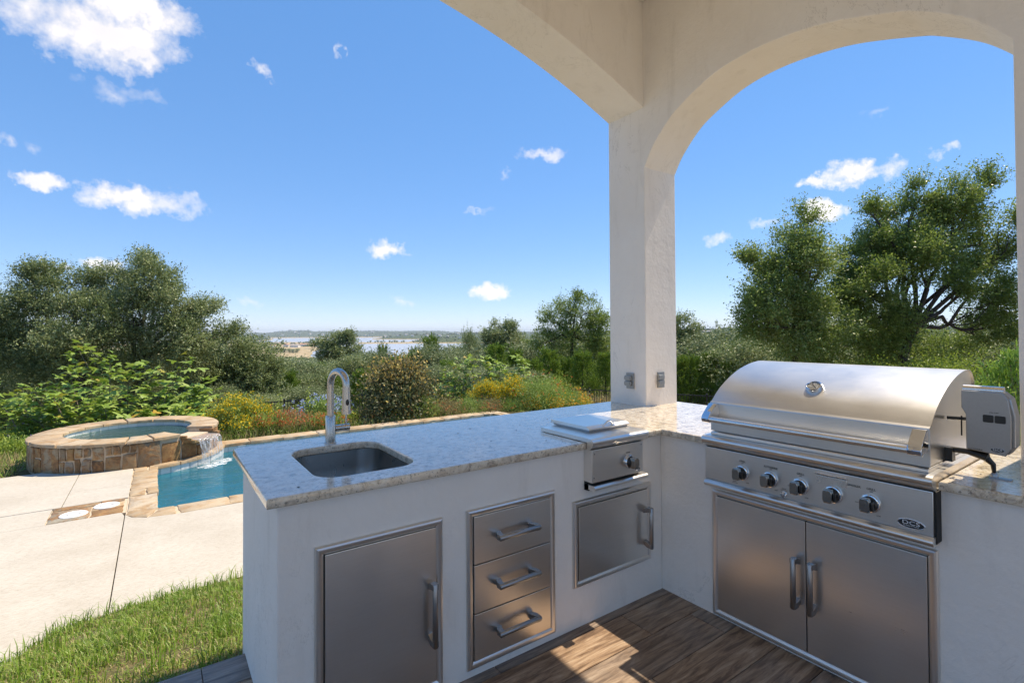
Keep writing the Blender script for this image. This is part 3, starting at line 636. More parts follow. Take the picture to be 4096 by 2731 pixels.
def build_lawn():
    us = np.arange(-3.8, 3.01, .1); ts = np.linspace(0, 1, 26); V = []
    for u in us:
        e = float(lawn_edge(u))+.03
        for t in ts: v = .7+(e-.7)*t; V.append((u, v, float(lawn_z(u, v))-.012+.012*math.sin(u*7+v*3)*math.sin(v*6)))
    n = len(ts); F = [(i*n+j, (i+1)*n+j, (i+1)*n+j+1, i*n+j+1) for i in range(len(us)-1) for j in range(n-1)]
    obj('lawn', np_mesh('lawn', V, F, True), MAT['lawn_soil'], kind='structure')
    rs = np.random.RandomState(3); n = 80000
    u = rs.uniform(-3.7, -1.15, n); e = lawn_edge(u); v = .76+(e-.76)*rs.uniform(0, 1, n)**.9
    clump = np.sin(u*5.1+1.3*v)*np.sin(v*4.3-u*2.2)+.6*np.sin(u*13+v*9)*np.sin(v*11-u*7)
    keep = rs.rand(n) < np.clip(.72+.3*clump, .25, 1); u, v, e, clump = u[keep], v[keep], e[keep], clump[keep]; n = len(u)
    z = lawn_z(u, v)-.015; edge = np.exp(-((e-v)/.12)**2); tall = rs.rand(n) < (.035+.16*edge)
    h = rs.uniform(.018, .05, n)*(1+.45*clump); h[tall] = rs.uniform(.06, .15, tall.sum()); w = rs.uniform(.0016, .0032, n); w[tall] *= 1.2
    az = rs.uniform(0, 6.283, n); lean = rs.uniform(.15, 1.0, n); dx, dy = np.cos(az), np.sin(az)
    px, py = -dy, dx
    P = np.stack([u, v, z], -1); D = np.stack([dx, dy, 0*dx], -1); S = np.stack([px, py, 0*px], -1)*w[:, None]; Zu = np.array([0, 0, 1.])
    m = P+D*(h*lean*.25)[:, None]+Zu*(h*.6)[:, None]; tip = P+D*(h*lean*.95)[:, None]+Zu*(h*(1.02-.32*lean))[:, None]
    V = np.stack([P-S, P+S, m-S*.8, m+S*.8, tip-S*.15, tip+S*.15], 1).reshape(-1, 3); b = np.arange(n)*6
    F = np.concatenate([np.stack([b, b+1, b+3, b+2], -1), np.stack([b+2, b+3, b+5, b+4], -1)])
    rnd = np.clip(rs.beta(1.5, 2.0, n)+.35*(rs.rand(n) < .22)-.12*clump+.12*edge*(rs.rand(n) < .5), 0, 1); rnd[tall] *= .55
    obj('lawn_grass', np_mesh('grass', V, F, False, np.concatenate([rnd, rnd])), MAT['grass_blade'], label='patchy green lawn grass between the patio and the pool deck', cat='grass', kind='stuff')
build_lawn()

def mat_deck():
    k = NT('deck_concrete'); c = k.coord(scale=(1, 1, 1)); a = k.noise(c, 1.3, 5, .6); b = k.noise(k.coord(scale=(.8, 2.2, 1)), 26, 5, .65, .5); d = k.noise(c, 120, 3, .6)
    col = k.mix(k.ramp(a, [(.3, 0), (.7, 1)]), (.45, .41, .345), (.53, .49, .42)); col = k.mix(k.ramp(b, [(.36, .45), (.54, 0)]), col, (.34, .29, .225))
    k.set(k.b, Base_Color=col, Roughness=.9); k.b.inputs['Specular IOR Level'].default_value = .15
    n = k.bump(b, .8, .006); k.set(k.b, Normal=k.bump(d, .3, .001, n)); e_ = k.noise(c, .7, 6, .7, .5); col = k.mix(k.ramp(e_, [(.5, 0), (.68, .35)]), col, (.36, .31, .24)); sp_ = k.noise(c, 55, 2, .5); col = k.mix(k.ramp(sp_, [(.24, .7), (.28, 0)]), col, (.2, .16, .11)); k.set(k.b, Base_Color=col); MAT['deck_concrete'] = k.m
    k = NT('flagstone'); r = k.rnd(); tcn = k.n('ShaderNodeTexCoord'); cv = k.n('ShaderNodeCombineXYZ')
    for i, s in enumerate((53, 31, 17)): k.L.new(k.math('MULTIPLY', r, s), cv.inputs[i])
    ad = k.n('ShaderNodeVectorMath'); k.L.new(tcn.outputs['Object'], ad.inputs[0]); k.L.new(cv.outputs[0], ad.inputs[1]); c = ad.outputs[0]
    a = k.noise(c, 5, 6, .68, .7); b = k.noise(c, 13, 6, .7, .4); d = k.noise(c, 60, 4, .7)
    base = k.ramp(r, [(0, (.25, .15, .07)), (.2, (.42, .34, .22)), (.38, (.20, .17, .12)), (.55, (.40, .25, .10)), (.75, (.12, .07, .04)), (1, (.36, .34, .27))])
    rust = k.ramp(b, [(.3, (.10, .055, .03)), (.5, (.30, .15, .06)), (.7, (.42, .27, .12))])
    col = k.mix(k.ramp(a, [(.42, 0), (.56, .9)]), base, rust); col = k.mix(k.ramp(d, [(.3, .5), (.5, 0)]), col, (.10, .075, .05))
    k.set(k.b, Base_Color=col, Roughness=.8); k.b.inputs['Specular IOR Level'].default_value = .25
    n = k.bump(a, .6, .03); n = k.bump(b, .5, .012, n); k.set(k.b, Normal=k.bump(d, .4, .003, n)); MAT['flagstone'] = k.m
    k = NT('coping_stone'); r = k.rnd(); tcn = k.n('ShaderNodeTexCoord'); cv = k.n('ShaderNodeCombineXYZ')
    for i, s in enumerate((53, 31, 17)): k.L.new(k.math('MULTIPLY', r, s), cv.inputs[i])
    ad = k.n('ShaderNodeVectorMath'); k.L.new(tcn.outputs['Object'], ad.inputs[0]); k.L.new(cv.outputs[0], ad.inputs[1]); c = ad.outputs[0]
    a = k.noise(c, 4, 6, .66, .9); b = k.noise(c, 14, 6, .7, .4); d = k.noise(c, 70, 4, .7)
    base = k.ramp(r, [(0, (.40, .30, .19)), (.3, (.47, .375, .26)), (.55, (.37, .275, .165)), (.8, (.44, .345, .24)), (1, (.50, .42, .31))])
    col = k.mix(k.ramp(a, [(.46, 0), (.62, .75)]), base, k.ramp(b, [(.3, (.22, .12, .06)), (.6, (.45, .28, .13))])); col = k.mix(k.ramp(d, [(.3, .35), (.5, 0)]), col, (.2, .15, .1))
    k.set(k.b, Base_Color=col, Roughness=.8); k.b.inputs['Specular IOR Level'].default_value = .25
    n = k.bump(a, .5, .02); n = k.bump(b, .5, .008, n); k.set(k.b, Normal=k.bump(d, .4, .003, n)); MAT['coping_stone'] = k.m
    k = NT('mortar'); c = k.coord(); d = k.noise(c, 40, 4, .7)
    k.set(k.b, Base_Color=k.ramp(d, [(.3, (.46, .36, .25)), (.7, (.58, .47, .34))]), Roughness=.95, Normal=k.bump(d, .5, .004)); MAT['mortar'] = k.m
    k = NT('pool_tile'); c = k.coord(); d = k.noise(c, 7, 5, .65); r = k.rnd()
    k.set(k.b, Base_Color=k.mix(k.ramp(d, [(.45, 0), (.7, .6)]), k.ramp(r, [(0, (.55, .58, .58)), (1, (.66, .67, .65))]), (.42, .44, .42)), Roughness=.22, Normal=k.bump(d, .15, .01)); MAT['pool_tile'] = k.m
    k = NT('pool_plaster'); c = k.coord(); d = k.noise(c, 6, 4, .6)
    k.set(k.b, Base_Color=k.ramp(d, [(.3, (.04, .28, .36)), (.7, (.07, .38, .46))]), Roughness=.7); MAT['pool_plaster'] = k.m
    k = NT('spa_plaster'); c = k.coord(); d = k.noise(c, 6, 4, .6)
    k.set(k.b, Base_Color=k.ramp(d, [(.3, (.05, .16, .14)), (.7, (.10, .26, .22))]), Roughness=.7); MAT['spa_plaster'] = k.m
    def water(name, tint, sc, st, stretch=(1, 1, 1), body=(.02, .17, .24), dense=.6):
        k = NT(name); c = k.coord(scale=stretch); a = k.noise(c, sc, 4, .6, .8); b = k.noise(c, sc*3.1, 3, .6, .5)
        n = k.bump(b, st*.5, .02, k.bump(a, st, .05)); g = k.n('ShaderNodeBsdfGlossy'); g.inputs['Roughness'].default_value = .02; k.L.new(n, g.inputs['Normal'])
        t = k.n('ShaderNodeBsdfTransparent'); t.inputs[0].default_value = (*tint, 1); f = k.n('ShaderNodeFresnel'); f.inputs[0].default_value = 1.33; k.L.new(n, f.inputs['Normal'])
        df = k.n('ShaderNodeBsdfDiffuse'); df.inputs[0].default_value = (*body, 1); k.L.new(n, df.inputs['Normal']); mb_ = k.n('ShaderNodeMixShader'); mb_.inputs[0].default_value = dense; k.L.new(t.outputs[0], mb_.inputs[1]); k.L.new(df.outputs[0], mb_.inputs[2])
        mx = k.n('ShaderNodeMixShader'); k.L.new(f.outputs[0], mx.inputs[0]); k.L.new(mb_.outputs[0], mx.inputs[1]); k.L.new(g.outputs[0], mx.inputs[2]); k.L.new(mx.outputs[0], k.out.inputs[0]); MAT[name] = k.m
    water('pool_water', (.50, .86, .93), 4.5, .55, (.6, 1, 1)); water('spa_water', (.7, .92, .86), 7, .5, body=(.05, .13, .10), dense=.45)
    k = NT('falling_water'); c = k.coord(scale=(1, 1, .06)); a = k.noise(c, 55, 4, .7); g = k.n('ShaderNodeBsdfGlossy'); g.inputs['Roughness'].default_value = .12
    d_ = k.n('ShaderNodeBsdfDiffuse'); d_.inputs[0].default_value = (.85, .88, .9, 1); s1 = k.n('ShaderNodeMixShader'); s1.inputs[0].default_value = .5; k.L.new(g.outputs[0], s1.inputs[1]); k.L.new(d_.outputs[0], s1.inputs[2])
    n = k.bump(a, .8, .02); k.L.new(n, g.inputs['Normal']); t = k.n('ShaderNodeBsdfTransparent'); mx = k.n('ShaderNodeMixShader'); k.L.new(k.ramp(a, [(.42, .08), (.66, .75)]), mx.inputs[0]); k.L.new(t.outputs[0], mx.inputs[1]); k.L.new(s1.outputs[0], mx.inputs[2]); k.L.new(mx.outputs[0], k.out.inputs[0]); MAT['falling_water'] = k.m
    k = NT('foam'); c = k.coord(); a = k.noise(c, 22, 5, .75); d_ = k.n('ShaderNodeBsdfDiffuse'); d_.inputs[0].default_value = (.85, .9, .92, 1); t = k.n('ShaderNodeBsdfTransparent'); mx = k.n('ShaderNodeMixShader')
    k.L.new(k.ramp(a, [(.42, 0), (.62, .9)]), mx.inputs[0]); k.L.new(t.outputs[0], mx.inputs[1]); k.L.new(d_.outputs[0], mx.inputs[2]); k.L.new(mx.outputs[0], k.out.inputs[0]); MAT['foam'] = k.m
mat_deck()

def build_deck():
    mb = MB(); mb.box(-9, 8.5, 1.5, 5.5, -.86, -.745); mb.box(-9, -2.5, 5.5, 8.8, -.86, -.746)
    dk = obj('pool_deck', mb.mesh(), MAT['grout'], kind='structure')
    def slab(pts, z=-.70):
        obj('slab', plate([pts], .055, .004, Matrix.Translation((0, 0, z-.055)), res=1), MAT['deck_concrete'], dk)
    j = .007; ed = [p for p in LAWN if p[0] < -2.66]; cut = (-2.66-j, float(lawn_edge(-2.66)))
    slab([(-8.9, 1.6)]+ed+[cut, (-2.66-j, 5.74), (-2.70, 5.90-.003), (-8.9, 5.90-.003)])
    slab([(-2.66+j, float(lawn_edge(-2.66)))]+[p for p in LAWN if -2.66 < p[0] < 6]+[(8.4, 3.224), (8.4, 5.40), (-2.15, 5.44), (-2.45, 5.505), (-2.60, 5.62), (-2.66+j, 5.74)])
    slab([(-8.9, 5.90+.002), (-3.395, 5.90+.002), (-3.405, 6.545-.002), (-8.9, 6.545-.002)])
    slab([(-8.9, 6.545+.002), (-3.325-.004, 6.568), (-3.325-.004, 8.84), (-3.6, 8.86), (-5.5, 8.78), (-8.9, 8.6)])
    slab([(-3.325+.004, 6.568), (-2.655, 6.568), (-2.655, 7.30), (-3.325+.004, 7.29)]); slab([(-3.325+.004, 7.294), (-2.655, 7.304), (-2.655, 8.9), (-3.325+.004, 8.9)])
    return dk
DECK = build_deck()
q_ = MB(); q_.box(-11, 8, -14, -4.05, -.3, -.05); q_.box(-11, -5.45, -4.045, 1.3, -.3, -.052); obj('bounce_slab', q_.mesh(), MAT['deck_concrete'], kind='structure')  # unseen sunlit slab added to bounce light into the kitchen

def stone_plate(parent, pts, z0, h, rs, mat='coping_stone', jit=.012, name='coping_stone', sub=4):
    """irregular flat stone: outline resampled and jittered, top slightly uneven"""
    P = []
    for i in range(len(pts)):
        a, b = np.array(pts[i]), np.array(pts[(i+1) % len(pts)])
        k = max(1, min(sub, int(np.linalg.norm(b-a)/.07)))
        for t in range(k): P.append(a+(b-a)*t/k+rs.uniform(-jit, jit, 2)*(1 if t else .5))
    n = len(P); c = np.mean(P, 0); q = MB(); ins = .010
    inn = [p+(c-p)/np.linalg.norm(c-p)*ins for p in P]; zt = z0+h+rs.uniform(-.003, .003)
    q.v = [(p[0], p[1], z0) for p in P]+[(p[0], p[1], zt-.008) for p in P]+[(p[0], p[1], zt+rs.uniform(-.0015, .0015)) for p in inn]+[(c[0], c[1], zt)]
    q.f = [(i, (i+1) % n, n+(i+1) % n, n+i) for i in range(n)]+[(n+i, n+(i+1) % n, 2*n+(i+1) % n, 2*n+i) for i in range(n)]+[(2*n+i, 2*n+(i+1) % n, 3*n) for i in range(n)]
    return obj(name, q.mesh(ang=45), MAT[mat], parent)

SC = np.array([-2.735, 9.675]); SR = 1.355; SPA_T = -.25
def build_pool():
    rs = np.random.RandomState(8)
    p = thing('swimming_pool', 'blue swimming pool with flagstone coping and white waterline tiles', 'swimming pool', (1.3, 7.6, -2.3))
    mb = MB(); t = .12; zt = -.76
    mb.box(PU0-t, PU1+t, PV0-t, PV1+t, -2.25, -2.1); sh = MB()
    sh.box(PU0-t, PU0, PV0-t, PV1+t, -2.0999, zt); sh.box(PU1, PU1+t, PV0-t, PV1+t, -2.0999, zt); sh.box(PU0+.001, PU1-.001, PV0-t, PV0, -2.0999, zt-.001); sh.box(PU0+.001, PU1-.001, PV1, PV1+t, -2.0999, zt-.001)
    obj('pool_floor', mb.mesh(), MAT['pool_plaster'], p); obj('pool_wall', sh.mesh(), MAT['pool_plaster'], p)
    us = np.linspace(PU0+.002, PU1-.002, 120); vs = np.linspace(PV0+.002, PV1-.002, 60); X, Y = np.meshgrid(us, vs); Z = -.85+.004*np.sin(X*5+Y*3)*np.sin(Y*7-X*2)+.003*np.sin(X*11-Y*6)
    I = np.arange(X.size).reshape(X.shape); f = np.stack([I[:-1, :-1], I[:-1, 1:], I[1:, 1:], I[1:, :-1]], -1).reshape(-1, 4)
    obj('pool_water', np_mesh('w', np.stack([X, Y, Z], -1).reshape(-1, 3), f, True), MAT['pool_water'], p, label='rippled turquoise pool water')
    mo = MB(); w = .33; th = .055; zb = -.755
    mo.box(PU0-w+.01, PU1+w-.01, PV0-w-.0, PV0-.005, zb, zb+.04); mo.box(PU0-w+.01, PU0-.005, PV0, 8.4, zb, zb+.0395); mo.box(-1.5, PU1+w, PV1+.005, PV1+.38, zb-.1, zb+.044); mo.box(PU1+.005, PU1+w, PV0, PV1, zb, zb+.0405)
    mo.box(-3.4, PU0-w+.008, 5.91, 6.56, zb, zb+.042)
    obj('mortar_bed', mo.mesh(), MAT['mortar'], p)
    def course(a, b, nrm, wd, lo=.28, hi=.62, h=.055):
        a, b, nrm = np.array(a, float), np.array(b, float), np.array(nrm, float); L = np.linalg.norm(b-a); d = (b-a)/L; s = 0
        while s < L-.05:
            l = rs.uniform(lo, hi); l = L-s if L-s-l < .15 else l; g = .009; sk = rs.uniform(-.03, .03)
            i0, i1 = a+d*(s+g), a+d*(s+l-g)
            if l > .34 and rs.rand() < .35:                                            # split stone
                m = rs.uniform(.4, .6)*wd
                stone_plate(p, [i0, i1, i1+nrm*(m-g), i0+nrm*(m-g)], zb, h+.001, rs); stone_plate(p, [i0+nrm*(m+g), i1+nrm*(m+g), i1+nrm*wd, i0+nrm*wd], zb, h, rs)
            else: stone_plate(p, [i0, i1, i1+nrm*wd+d*sk, i0+nrm*wd+d*sk], zb, h, rs)
            s += l
    course((-2.15, PV0), (PU1, PV0), (0, -1), .345); course((PU0, 6.6), (PU0, 8.42), (-1, 0), .305, .16, .36)
    course((-1.42, PV1-.02), (PU1-.1, PV1-.02), (0, 1), .37, .35, .75, .062); course((PU1, PV0), (PU1, PV1), (1, 0), .33)
    # corner stones and the skimmer inlay
    stone_plate(p, [(-2.64, 5.92), (-2.345, 5.86), (-2.34, 6.18), (-2.345, 6.585), (-2.645, 6.585)], zb, .055, rs)
    stone_plate(p, [(-2.335, 5.845), (-2.345, 5.835), (-2.63, 5.89), (-2.65, 5.76), (-2.56, 5.63), (-2.45, 5.55)], zb, .055, rs)
    stone_plate(p, [(-2.165, 5.815), (-2.325, 5.82), (-2.43, 5.535), (-2.33, 5.50), (-2.165, 5.475)], zb, .055, rs)
    stone_plate(p, [(-3.385, 5.925), (-3.02, 5.925), (-3.02, 6.40), (-3.395, 6.40)], zb, .0555, rs, 'flagstone', name='inlay_stone')
    stone_plate(p, [(-3.0, 5.925), (-2.69, 5.925), (-2.69, 6.20), (-3.0, 6.17)], zb, .0555, rs, 'flagstone', name='inlay_stone'); stone_plate(p, [(-3.0, 6.19), (-2.69, 6.22), (-2.69, 6.42), (-3.0, 6.40)], zb, .055, rs, name='inlay_stone')
    stone_plate(p, [(-3.39, 6.42), (-2.95, 6.42), (-2.95, 6.55), (-3.395, 6.55)], zb, .0555, rs, 'flagstone', name='inlay_stone'); stone_plate(p, [(-2.935, 6.42), (-2.69, 6.435), (-2.69, 6.56), (-2.935, 6.55)], zb, .055, rs, 'flagstone', name='inlay_stone')
    # waterline tiles on the far wall
    tm = MB(); tm.box(-.076, .076, -.006, .006, -.09, .09); tme = tm.mesh('tile', bevel=.002, seg=1); tme.materials.append(MAT['pool_tile'])
    u = -1.28
    while u < PU1-.08:
        o = obj('tile', tme, None, p, local=True); o.location = Vector((u, PV1-.009, -.845))-p.location; u += .157
    return p
POOL = build_pool()

def build_spa():
    rs = np.random.RandomState(21)
    s = thing('spa', 'round raised stone spa with flagstone rim and spillway into the pool', 'hot tub', (SC[0], SC[1], -.76))
    T = Matrix.Translation((SC[0], SC[1], 0)); A0, A1 = R_(-57), R_(-27)      # spillway gap
    def ring(r0, r1, z0, z1, a0=0, a1=2*math.pi, n=72):
        q = MB(); full = abs(a1-a0-2*math.pi) < 1e-6; m_ = n if full else n+1
        for k in range(m_):
            a = a0+(a1-a0)*k/n; c_, s_ = math.cos(a), math.sin(a)
            for r, z in ((r0, z0), (r1, z0), (r1, z1), (r0, z1)): q.v.append((SC[0]+r*c_, SC[1]+r*s_, z))
        for k in range(n):
            for e in range(4): q.f.append((k*4+e, k*4+(e+1) % 4, ((k+1) % m_)*4+(e+1) % 4, ((k+1) % m_)*4+e))
        if not full: q.f += [(0, 1, 2, 3), (n*4+3, n*4+2, n*4+1, n*4)]
        return q
    obj('core_wall', ring(.97, SR-.012, -2.2, SPA_T-.10).mesh(), MAT['mortar'], s)
    obj('core_wall', ring(.972, SR-.014, SPA_T-.0995, SPA_T-.052, A1, A0+2*math.pi).mesh(), MAT['mortar'], s)
    q = MB(); q.lathe([(.969, -1.2), (.969, -1.15)], 48, T); obj('spa_floor', q.mesh(), MAT['spa_plaster'], s)
    q = MB(); q.lathe([(.95, -.85), (.5, -.849)], 48, T)
    q = MB(); q.lathe([(.9685, -.372), (.9685, -.370), (.001, -.370)], 64, T); obj('spa_water', q.mesh(ang=80), MAT['spa_water'], s)
    obj('spa_lining', ring(.9695, .9705, -1.16, -.42).mesh(), MAT['spa_plaster'], s)
    # inner tiles
    tm = MB(); tm.box(-.0745, .0745, -.006, .006, -.085, .085); tme = tm.mesh('tile', bevel=.002, seg=1); tme.materials.append(MAT['pool_tile']); n = 40
    for k in range(n):
        a = 2*math.pi*k/n
        if A0+2*math.pi-.02 < a < A1+2*math.pi+.02: continue
        o = obj('tile', tme, None, s, local=True); o.location = (.963*math.cos(a), .963*math.sin(a), -.39+.76); o.rotation_euler = (0, 0, a+math.pi/2)
    # coping ring
    a = A1
    while a < A0+2*math.pi-.03:
        da = rs.uniform(.24, .5); rest = A0+2*math.pi-a
        if rest-da < .2: da = rest
        g = .008; sk = rs.uniform(-.04, .04); P = []
        m_ = 5
        for k in range(m_+1): t = a+g/.97+(da-2*g/.97)*k/m_; P.append((SC[0]+.935*math.cos(t), SC[1]+.935*math.sin(t)))
        for k in range(m_, -1, -1): t = a+g/1.38+sk+(da-2*g/1.38)*k/m_; t = min(max(t, A1), A0+2*math.pi); P.append((SC[0]+1.385*math.cos(t), SC[1]+1.385*math.sin(t)))
        stone_plate(s, P, SPA_T-.052, .05, rs, jit=.006, sub=2); a += da
    # wall stones
    def wall_stone(a0, a1, z0, z1):
        g = .014; P = [(a0*SR+g, z0+g), (a1*SR-g, z0+g), (a1*SR-g, z1-g), (a0*SR+g, z1-g)]; Q = []
        for i in range(4):
            p_, q_ = np.array(P[i]), np.array(P[(i+1) % 4]); m_ = 3
            for t in range(m_): Q.append(p_+(q_-p_)*t/m_+rs.uniform(-.007, .007, 2)*(2 if t == 0 else 1))
        c = np.mean(Q, 0); n = len(Q); mb = MB(); out = rs.uniform(.018, .04)
        f = lambda x, z, d: (SC[0]+(SR-.016+d)*math.cos(x/SR), SC[1]+(SR-.016+d)*math.sin(x/SR), z)
        mb.v = [f(x, z, 0) for x, z in Q]+[f(x, z, out-.006) for x, z in Q]+[f(*(np.array([x, z])+(c-[x, z])*.10), out+rs.uniform(-.003, .003)) for x, z in Q]+[f(c[0], c[1], out)]
        mb.f = [(i, (i+1) % n, n+(i+1) % n, n+i) for i in range(n)]+[(n+i, n+(i+1) % n, 2*n+(i+1) % n, 2*n+i) for i in range(n)]+[(2*n+i, 2*n+(i+1) % n, 3*n) for i in range(n)]
        obj('stone', mb.mesh(ang=40), MAT['flagstone'], s)
    a = 0; z0, z1 = -.735, SPA_T-.055
    while a < 2*math.pi-.02:
        w = rs.uniform(.17, .36)/SR
        if 2*math.pi-a-w < .1: w = 2*math.pi-a
        inside = (A0+2*math.pi-.03 < a+w) and (a < A1+2*math.pi+.03); zt = z1-.06 if inside else z1
        h = zt-z0; k = rs.rand()
        if k < .36: wall_stone(a, a+w, z0, zt)
        elif k < .72: m_ = z0+h*rs.uniform(.38, .65); wall_stone(a, a+w, z0, m_); wall_stone(a, a+w, m_, zt)
        else:
            m_ = z0+h*rs.uniform(.45, .7); sp = a+w*rs.uniform(.4, .6); wall_stone(a, a+w, z0, m_) if rs.rand() < .6 else (wall_stone(a, sp-.02, z0, m_), wall_stone(sp-.02, a+w, z0, m_))
            wall_stone(a, sp, m_, zt); wall_stone(sp, a+w, m_, zt)
        a += w
    # foot ledge and tiles in the pool
    a = R_(-76)
    while a < R_(-8):
        da = rs.uniform(.2, .34); P = [(SC[0]+r*math.cos(t), SC[1]+r*math.sin(t)) for r, t in ((1.34, a+.006), (1.505, a+.006), (1.51, a+da*.5), (1.505, a+da-.006), (1.34, a+da-.006))]
        stone_plate(s, P, -.745, .05, rs, jit=.008, sub=2, name='ledge_stone'); a += da
    obj('ledge_wall', ring(1.3, 1.468, -2.09, -.746, R_(-80), R_(-5), 40).mesh(), MAT['pool_plaster'], s)
    for k in range(12):
        t = R_(-76)+k*.1068
        if t > R_(-8): break
        o = obj('tile', tme, None, s, local=True); o.location = (1.474*math.cos(t), 1.474*math.sin(t), -.835+.76); o.rotation_euler = (0, 0, t+math.pi/2)
    # spillway: side blocks, lip, falling sheet
    am = (A0+A1)/2; D = np.array([math.cos(am), math.sin(am)]); N_ = np.array([-D[1], D[0]])
    def loc(d, n, z): p = SC+D*d+N_*n; return (p[0], p[1], z)
    def blk(d0, d1, n0, n1, z0, z1, name):
        q = MB(); c8 = [loc(d, n, z) for z in (z0, z1) for n in (n0, n1) for d in (d0, d1)]; q.add(c8, [(0, 2, 3, 1), (4, 5, 7, 6), (0, 1, 5, 4), (1, 3, 7, 5), (3, 2, 6, 7), (2, 0, 4, 6)]); return obj(name, q.mesh(bevel=.006), MAT['flagstone'], s)
    blk(.96, 1.53, -.315, .315, -.425, -.378, 'spill_lip')
    for sg in (-1, 1):
        blk(1.0, 1.49, sg*.315-.012, sg*.315+.05*sg+.012, -.377, -.335, 'spill_block'); blk(.95, 1.40, sg*.312-.012, sg*.33+.04*sg, -.334, SPA_T-.045, 'spill_block')
    ns = np.linspace(-.29, .29, 30); V = []; fall = [(1.2, -.368), (1.45, -.369), (1.53, -.372), (1.56, -.382), (1.585, -.41), (1.605, -.47), (1.622, -.56), (1.635, -.66), (1.645, -.76), (1.65, -.852)]
    for d, z in fall:
        for i, n in enumerate(ns): V.append(loc(d+.012*math.sin(i*1.7)*(1 if d > 1.55 else 0), n*(1-.06*max(0, d-1.53)/.12), z+.002*math.sin(i*2.3)))
    m_ = len(ns); Fq = [(i*m_+j, i*m_+j+1, (i+1)*m_+j+1, (i+1)*m_+j) for i in range(len(fall)-1) for j in range(m_-1)]
    obj('waterfall', np_mesh('fall', V, Fq, True), MAT['falling_water'], s, label='thin sheet of water falling into the pool')
    q = MB(); n = 26; q.v = [loc(1.70, 0, -.838)]+[loc(1.70+.17*math.sin(2*math.pi*k/n)*(1+.3*math.sin(k*2.1)), .36*math.cos(2*math.pi*k/n)*(1+.15*math.sin(k*1.3)), -.843) for k in range(n)]
    q.f = [(0, 1+k, 1+(k+1) % n) for k in range(n)]; obj('foam', q.mesh(ang=80), MAT['foam'], s)
build_spa()
for i, (u, v, r) in enumerate(((-3.165, 6.14, .135), (-2.865, 6.31, .13))):
    t = thing('skimmer_lid', ('round white skimmer lid set in the outer inlay stone' if i == 0 else 'round white skimmer lid set in the inlay next to the pool coping'), 'lid', (u, v, -.70))
    q = MB(); q.lathe([(r, -.006), (r, .006), (r-.006, .010), (r-.018, .010), (r-.020, .008), (.01, .008)], 40, Matrix.Translation((u, v, -.699))); l = obj('cover', q.mesh(), MAT['white_plastic'], t)
    for a in (.06, -.05):
        q = MB(); q.box(u+a-.017, u+a+.017, v-.010, v+.012, -.6905, -.6895); obj('finger_hole', q.mesh(), MAT['dark_gap'], l)
# ================================================================== vegetation
def leaf_mat(name, stops, trans=.3, rough=.5, spec=.35):
    k = NT(name); r = k.attr(); oi = k.rnd()
    f = k.math('ADD', r, k.math('MULTIPLY', k.math('SUBTRACT', oi, .5), .16), clamp=True); col = k.ramp(f, stops)
    k.set(k.b, Base_Color=col, Roughness=rough); k.b.inputs['Specular IOR Level'].default_value = spec
    t = k.n('ShaderNodeBsdfTranslucent'); k.L.new(k.mix(.4, col, (.22, .30, .03), 'MIX') if trans > .33 else col, t.inputs[0]); mx = k.n('ShaderNodeMixShader'); mx.inputs[0].default_value = trans
    k.L.new(k.b.outputs[0], mx.inputs[1]); k.L.new(t.outputs[0], mx.inputs[2]); k.L.new(mx.outputs[0], k.out.inputs[0]); MAT[name] = k.m
leaf_mat('oak_leaf', [(0, (0.092, 0.130, 0.039)), (.4, (0.194, 0.248, 0.086)), (.75, (0.324, 0.378, 0.162)), (1, (0.475, 0.497, 0.292))], .28, .42)
leaf_mat('oak_leaf_bright', [(0, (0.098, 0.152, 0.034)), (.4, (0.177, 0.256, 0.059)), (.75, (0.281, 0.360, 0.098)), (1, (0.464, 0.500, 0.232))], .42, .42)
leaf_mat('oak_leaf_grey', [(0, (0.092, 0.132, 0.046)), (.5, (0.207, 0.259, 0.109)), (1, (0.380, 0.420, 0.230))], .22, .55)
leaf_mat('juniper_leaf', [(0, (0.084, 0.156, 0.024)), (.5, (0.168, 0.264, 0.036)), (.85, (0.276, 0.360, 0.054)), (1, (0.384, 0.444, 0.108))], .22, .6, .2)
leaf_mat('fig_leaf', [(0, (.16, .27, .035)), (.5, (.27, .39, .07)), (.86, (.38, .46, .13)), (.95, (.42, .36, .06)), (1, (.55, .36, .06))], .34, .45)
leaf_mat('garden_leaf', [(0, (0.146, 0.246, 0.039)), (.5, (0.258, 0.370, 0.078)), (1, (0.426, 0.493, 0.168))], .3, .5)
leaf_mat('lime_leaf', [(0, (0.176, 0.264, 0.033)), (.5, (0.297, 0.385, 0.055)), (1, (0.462, 0.506, 0.110))], .38, .5)
leaf_mat('dry_leaf', [(0, (.20, .18, .07)), (.5, (.34, .29, .13)), (1, (.52, .42, .23))], .25, .7, .2)
leaf_mat('bronze_leaf', [(0, (.06, .09, .035)), (.3, (.12, .135, .055)), (.5, (.24, .18, .08)), (.7, (.42, .32, .12)), (.9, (.58, .42, .10)), (1, (.68, .50, .14))], .28, .5, .35)
leaf_mat('oleander_leaf', [(0, (.12, .25, .035)), (.5, (.22, .38, .06)), (1, (.42, .52, .16))], .35, .4)
leaf_mat('yellow_petal', [(0, (.62, .40, .005)), (1, (.85, .62, .02))], .3, .6)
leaf_mat('blue_petal', [(0, (.28, .36, .72)), (1, (.50, .58, .85))], .3, .6)
leaf_mat('red_petal', [(0, (.55, .06, .02)), (1, (.75, .20, .08))], .3, .6)
leaf_mat('orange_petal', [(0, (.70, .22, .01)), (.5, (.80, .38, .02)), (1, (.85, .55, .05))], .3, .6)
leaf_mat('purple_petal', [(0, (.25, .15, .45)), (1, (.38, .26, .60))], .3, .6)
